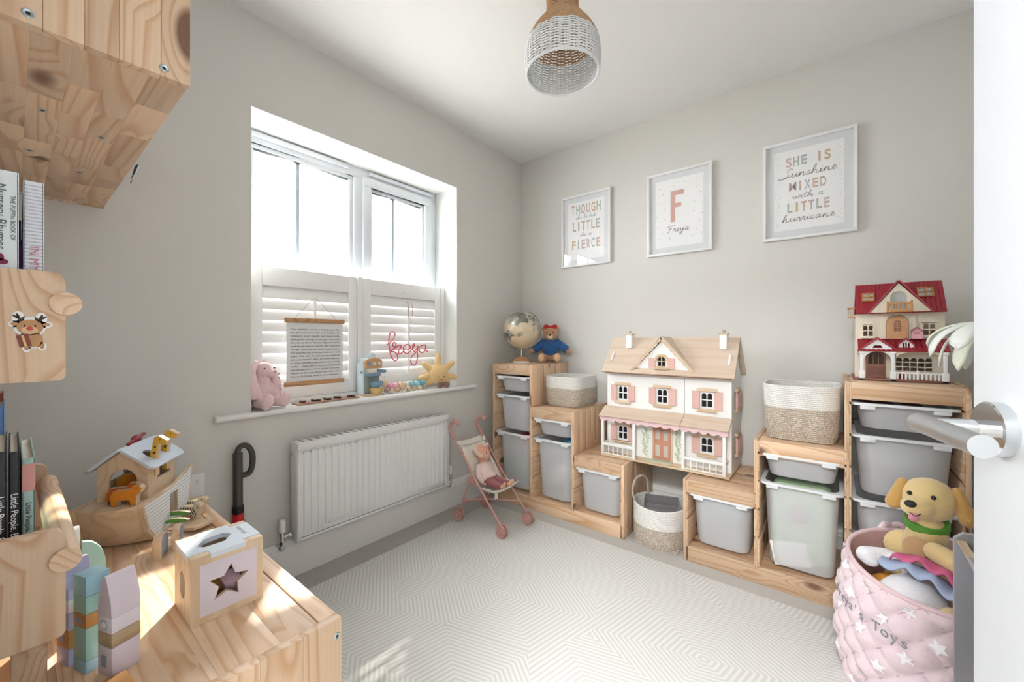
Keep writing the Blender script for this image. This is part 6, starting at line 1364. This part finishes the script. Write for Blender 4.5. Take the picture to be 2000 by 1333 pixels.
for lb, x, y, z, r, m in (('orange plush toy mostly buried under the white one', 2.02, -.84, .3, .07, mat('orange_plush', 'd9963c', .95, bump=.6, bscale=150)), ('white plush cushion at the bottom of the pink basket', 2.16, -.78, .16, .13, WPF), ('cream plush toy buried at the near side of the pink basket', 2.13, -.93, .16, .10, mat('cream_toy_plush', 'ddd0b8', .95, bump=.6, bscale=150))):
    o = blob('buried_plush', m, None, lambda b: b.ell((x, y, z), (r, r, r*.9)), .007, 3); tag(o, lb, 'soft toy')

# ------------------------------------------------------------ grey toy shelf behind the door, wooden trays, white palm
GS = mat('grey_painted_board', 'a7a7ae', .5); gs = thing('grey_toy_shelf', 'grey toy shelf with slanted trays half hidden behind the door', 'shelf', (0, 0, 0))
for y in (-1.068, -1.70):
    b = B(); b.plate([(2.10, 0), (2.395, 0), (2.395, .62), (2.115, .60), (2.10, .585)], y, y+.014, 'xz'); b.out('side_panel', GS, gs, smooth=False)
for z0, x0 in ((.485, 2.105), (.16, 2.125)):
    b = B(); b.M = T(x0, 0, z0) @ RY(0); b.loft([[(0, y, .095), (.012, y, .095), (.05, y, 0), (.038, y, 0)] for y in (-1.686, -1.068)]); b.out('tray_front', GS, gs, smooth=False)
    box('tray_floor', GS, gs, x0+.04, 2.39, -1.686, -1.068, z0, z0+.012, .001); box('front_edge', PLY['y'], gs, x0-.001, x0+.013, -1.686, -1.069, z0+.095, z0+.099)
box('back_panel', GS, gs, 2.38, 2.395, -1.686, -1.068, .05, .6)
def tray(lb, z, x0):
    t = thing('wooden_tray', lb, 'tray', (x0, -1.2, z), 0, 'wooden trays in the grey shelf')
    for a in ((0, .22, -.10, -.092), (0, .22, .092, .10)): box('tray_side', PLY['x'], t, a[0], a[1], a[2], a[3], 0, .095, .001)
    box('tray_end', PLY['y'], t, 0, .008, -.092, .092, 0, .095, .001); box('tray_end', PLY['y'], t, .212, .22, -.092, .092, 0, .095, .001); box('tray_base', PLY['x'], t, .008, .212, -.092, .092, 0, .005)
tray('wooden tray in the top level of the grey shelf', .4972, 2.152); tray('wooden tray in the lower level of the grey shelf', .1722, 2.172)
pm = thing('white_palm', 'white cut-out palm decoration with broad drooping leaves behind the door edge', 'decoration', (2.185, -1.30, .5975))
PWH = mat('white_card_leaf', 'eef1ec', .6); PCR = mat('cream_card_leaf', 'e6ead8', .6)
b = B(); b.cyl((0, 0, 0), (0, 0, .008), .07, seg=28); b.cyl((0, 0, .008), (0, 0, .480), .012, .009, seg=12); b.out('trunk', PWH, pm); box('cross_shelf', GS, gs, 2.10, 2.39, -1.40, -1.20, .585, .597)
for k in range(22):
    up_ = k % 2; a = 2*PI*k/22+.1; rr_ = (.165 if up_ else .135)+.008*math.sin(k*2.1); drop = (.050 if up_ else .082)+.008*math.cos(k*1.7); rows = []
    for i in range(15):
        f = i/14; rad = rr_*math.sin(f*PI/2); z = .482+.014*math.sin(f*PI)-drop*f**2.4; w = .0185*min(1, .25+2.2*f)*(1 if f < .8 else math.sqrt(max(.0004, 1-((f-.8)/.2)**2)))
        c = Vector((rad*math.cos(a), rad*math.sin(a), z)); t_ = Vector((-math.sin(a), math.cos(a), 0)); rows.append([c-t_*w+Vector((0, 0, -.003)), c-t_*w*.5, c, c+t_*w*.5, c+t_*w+Vector((0, 0, -.003))])
    b = B(); b.loft(rows, closed=False); o = b.out('leaf', PWH if k % 3 else PCR, pm); o.modifiers.new('thick', 'SOLIDIFY').thickness = .003
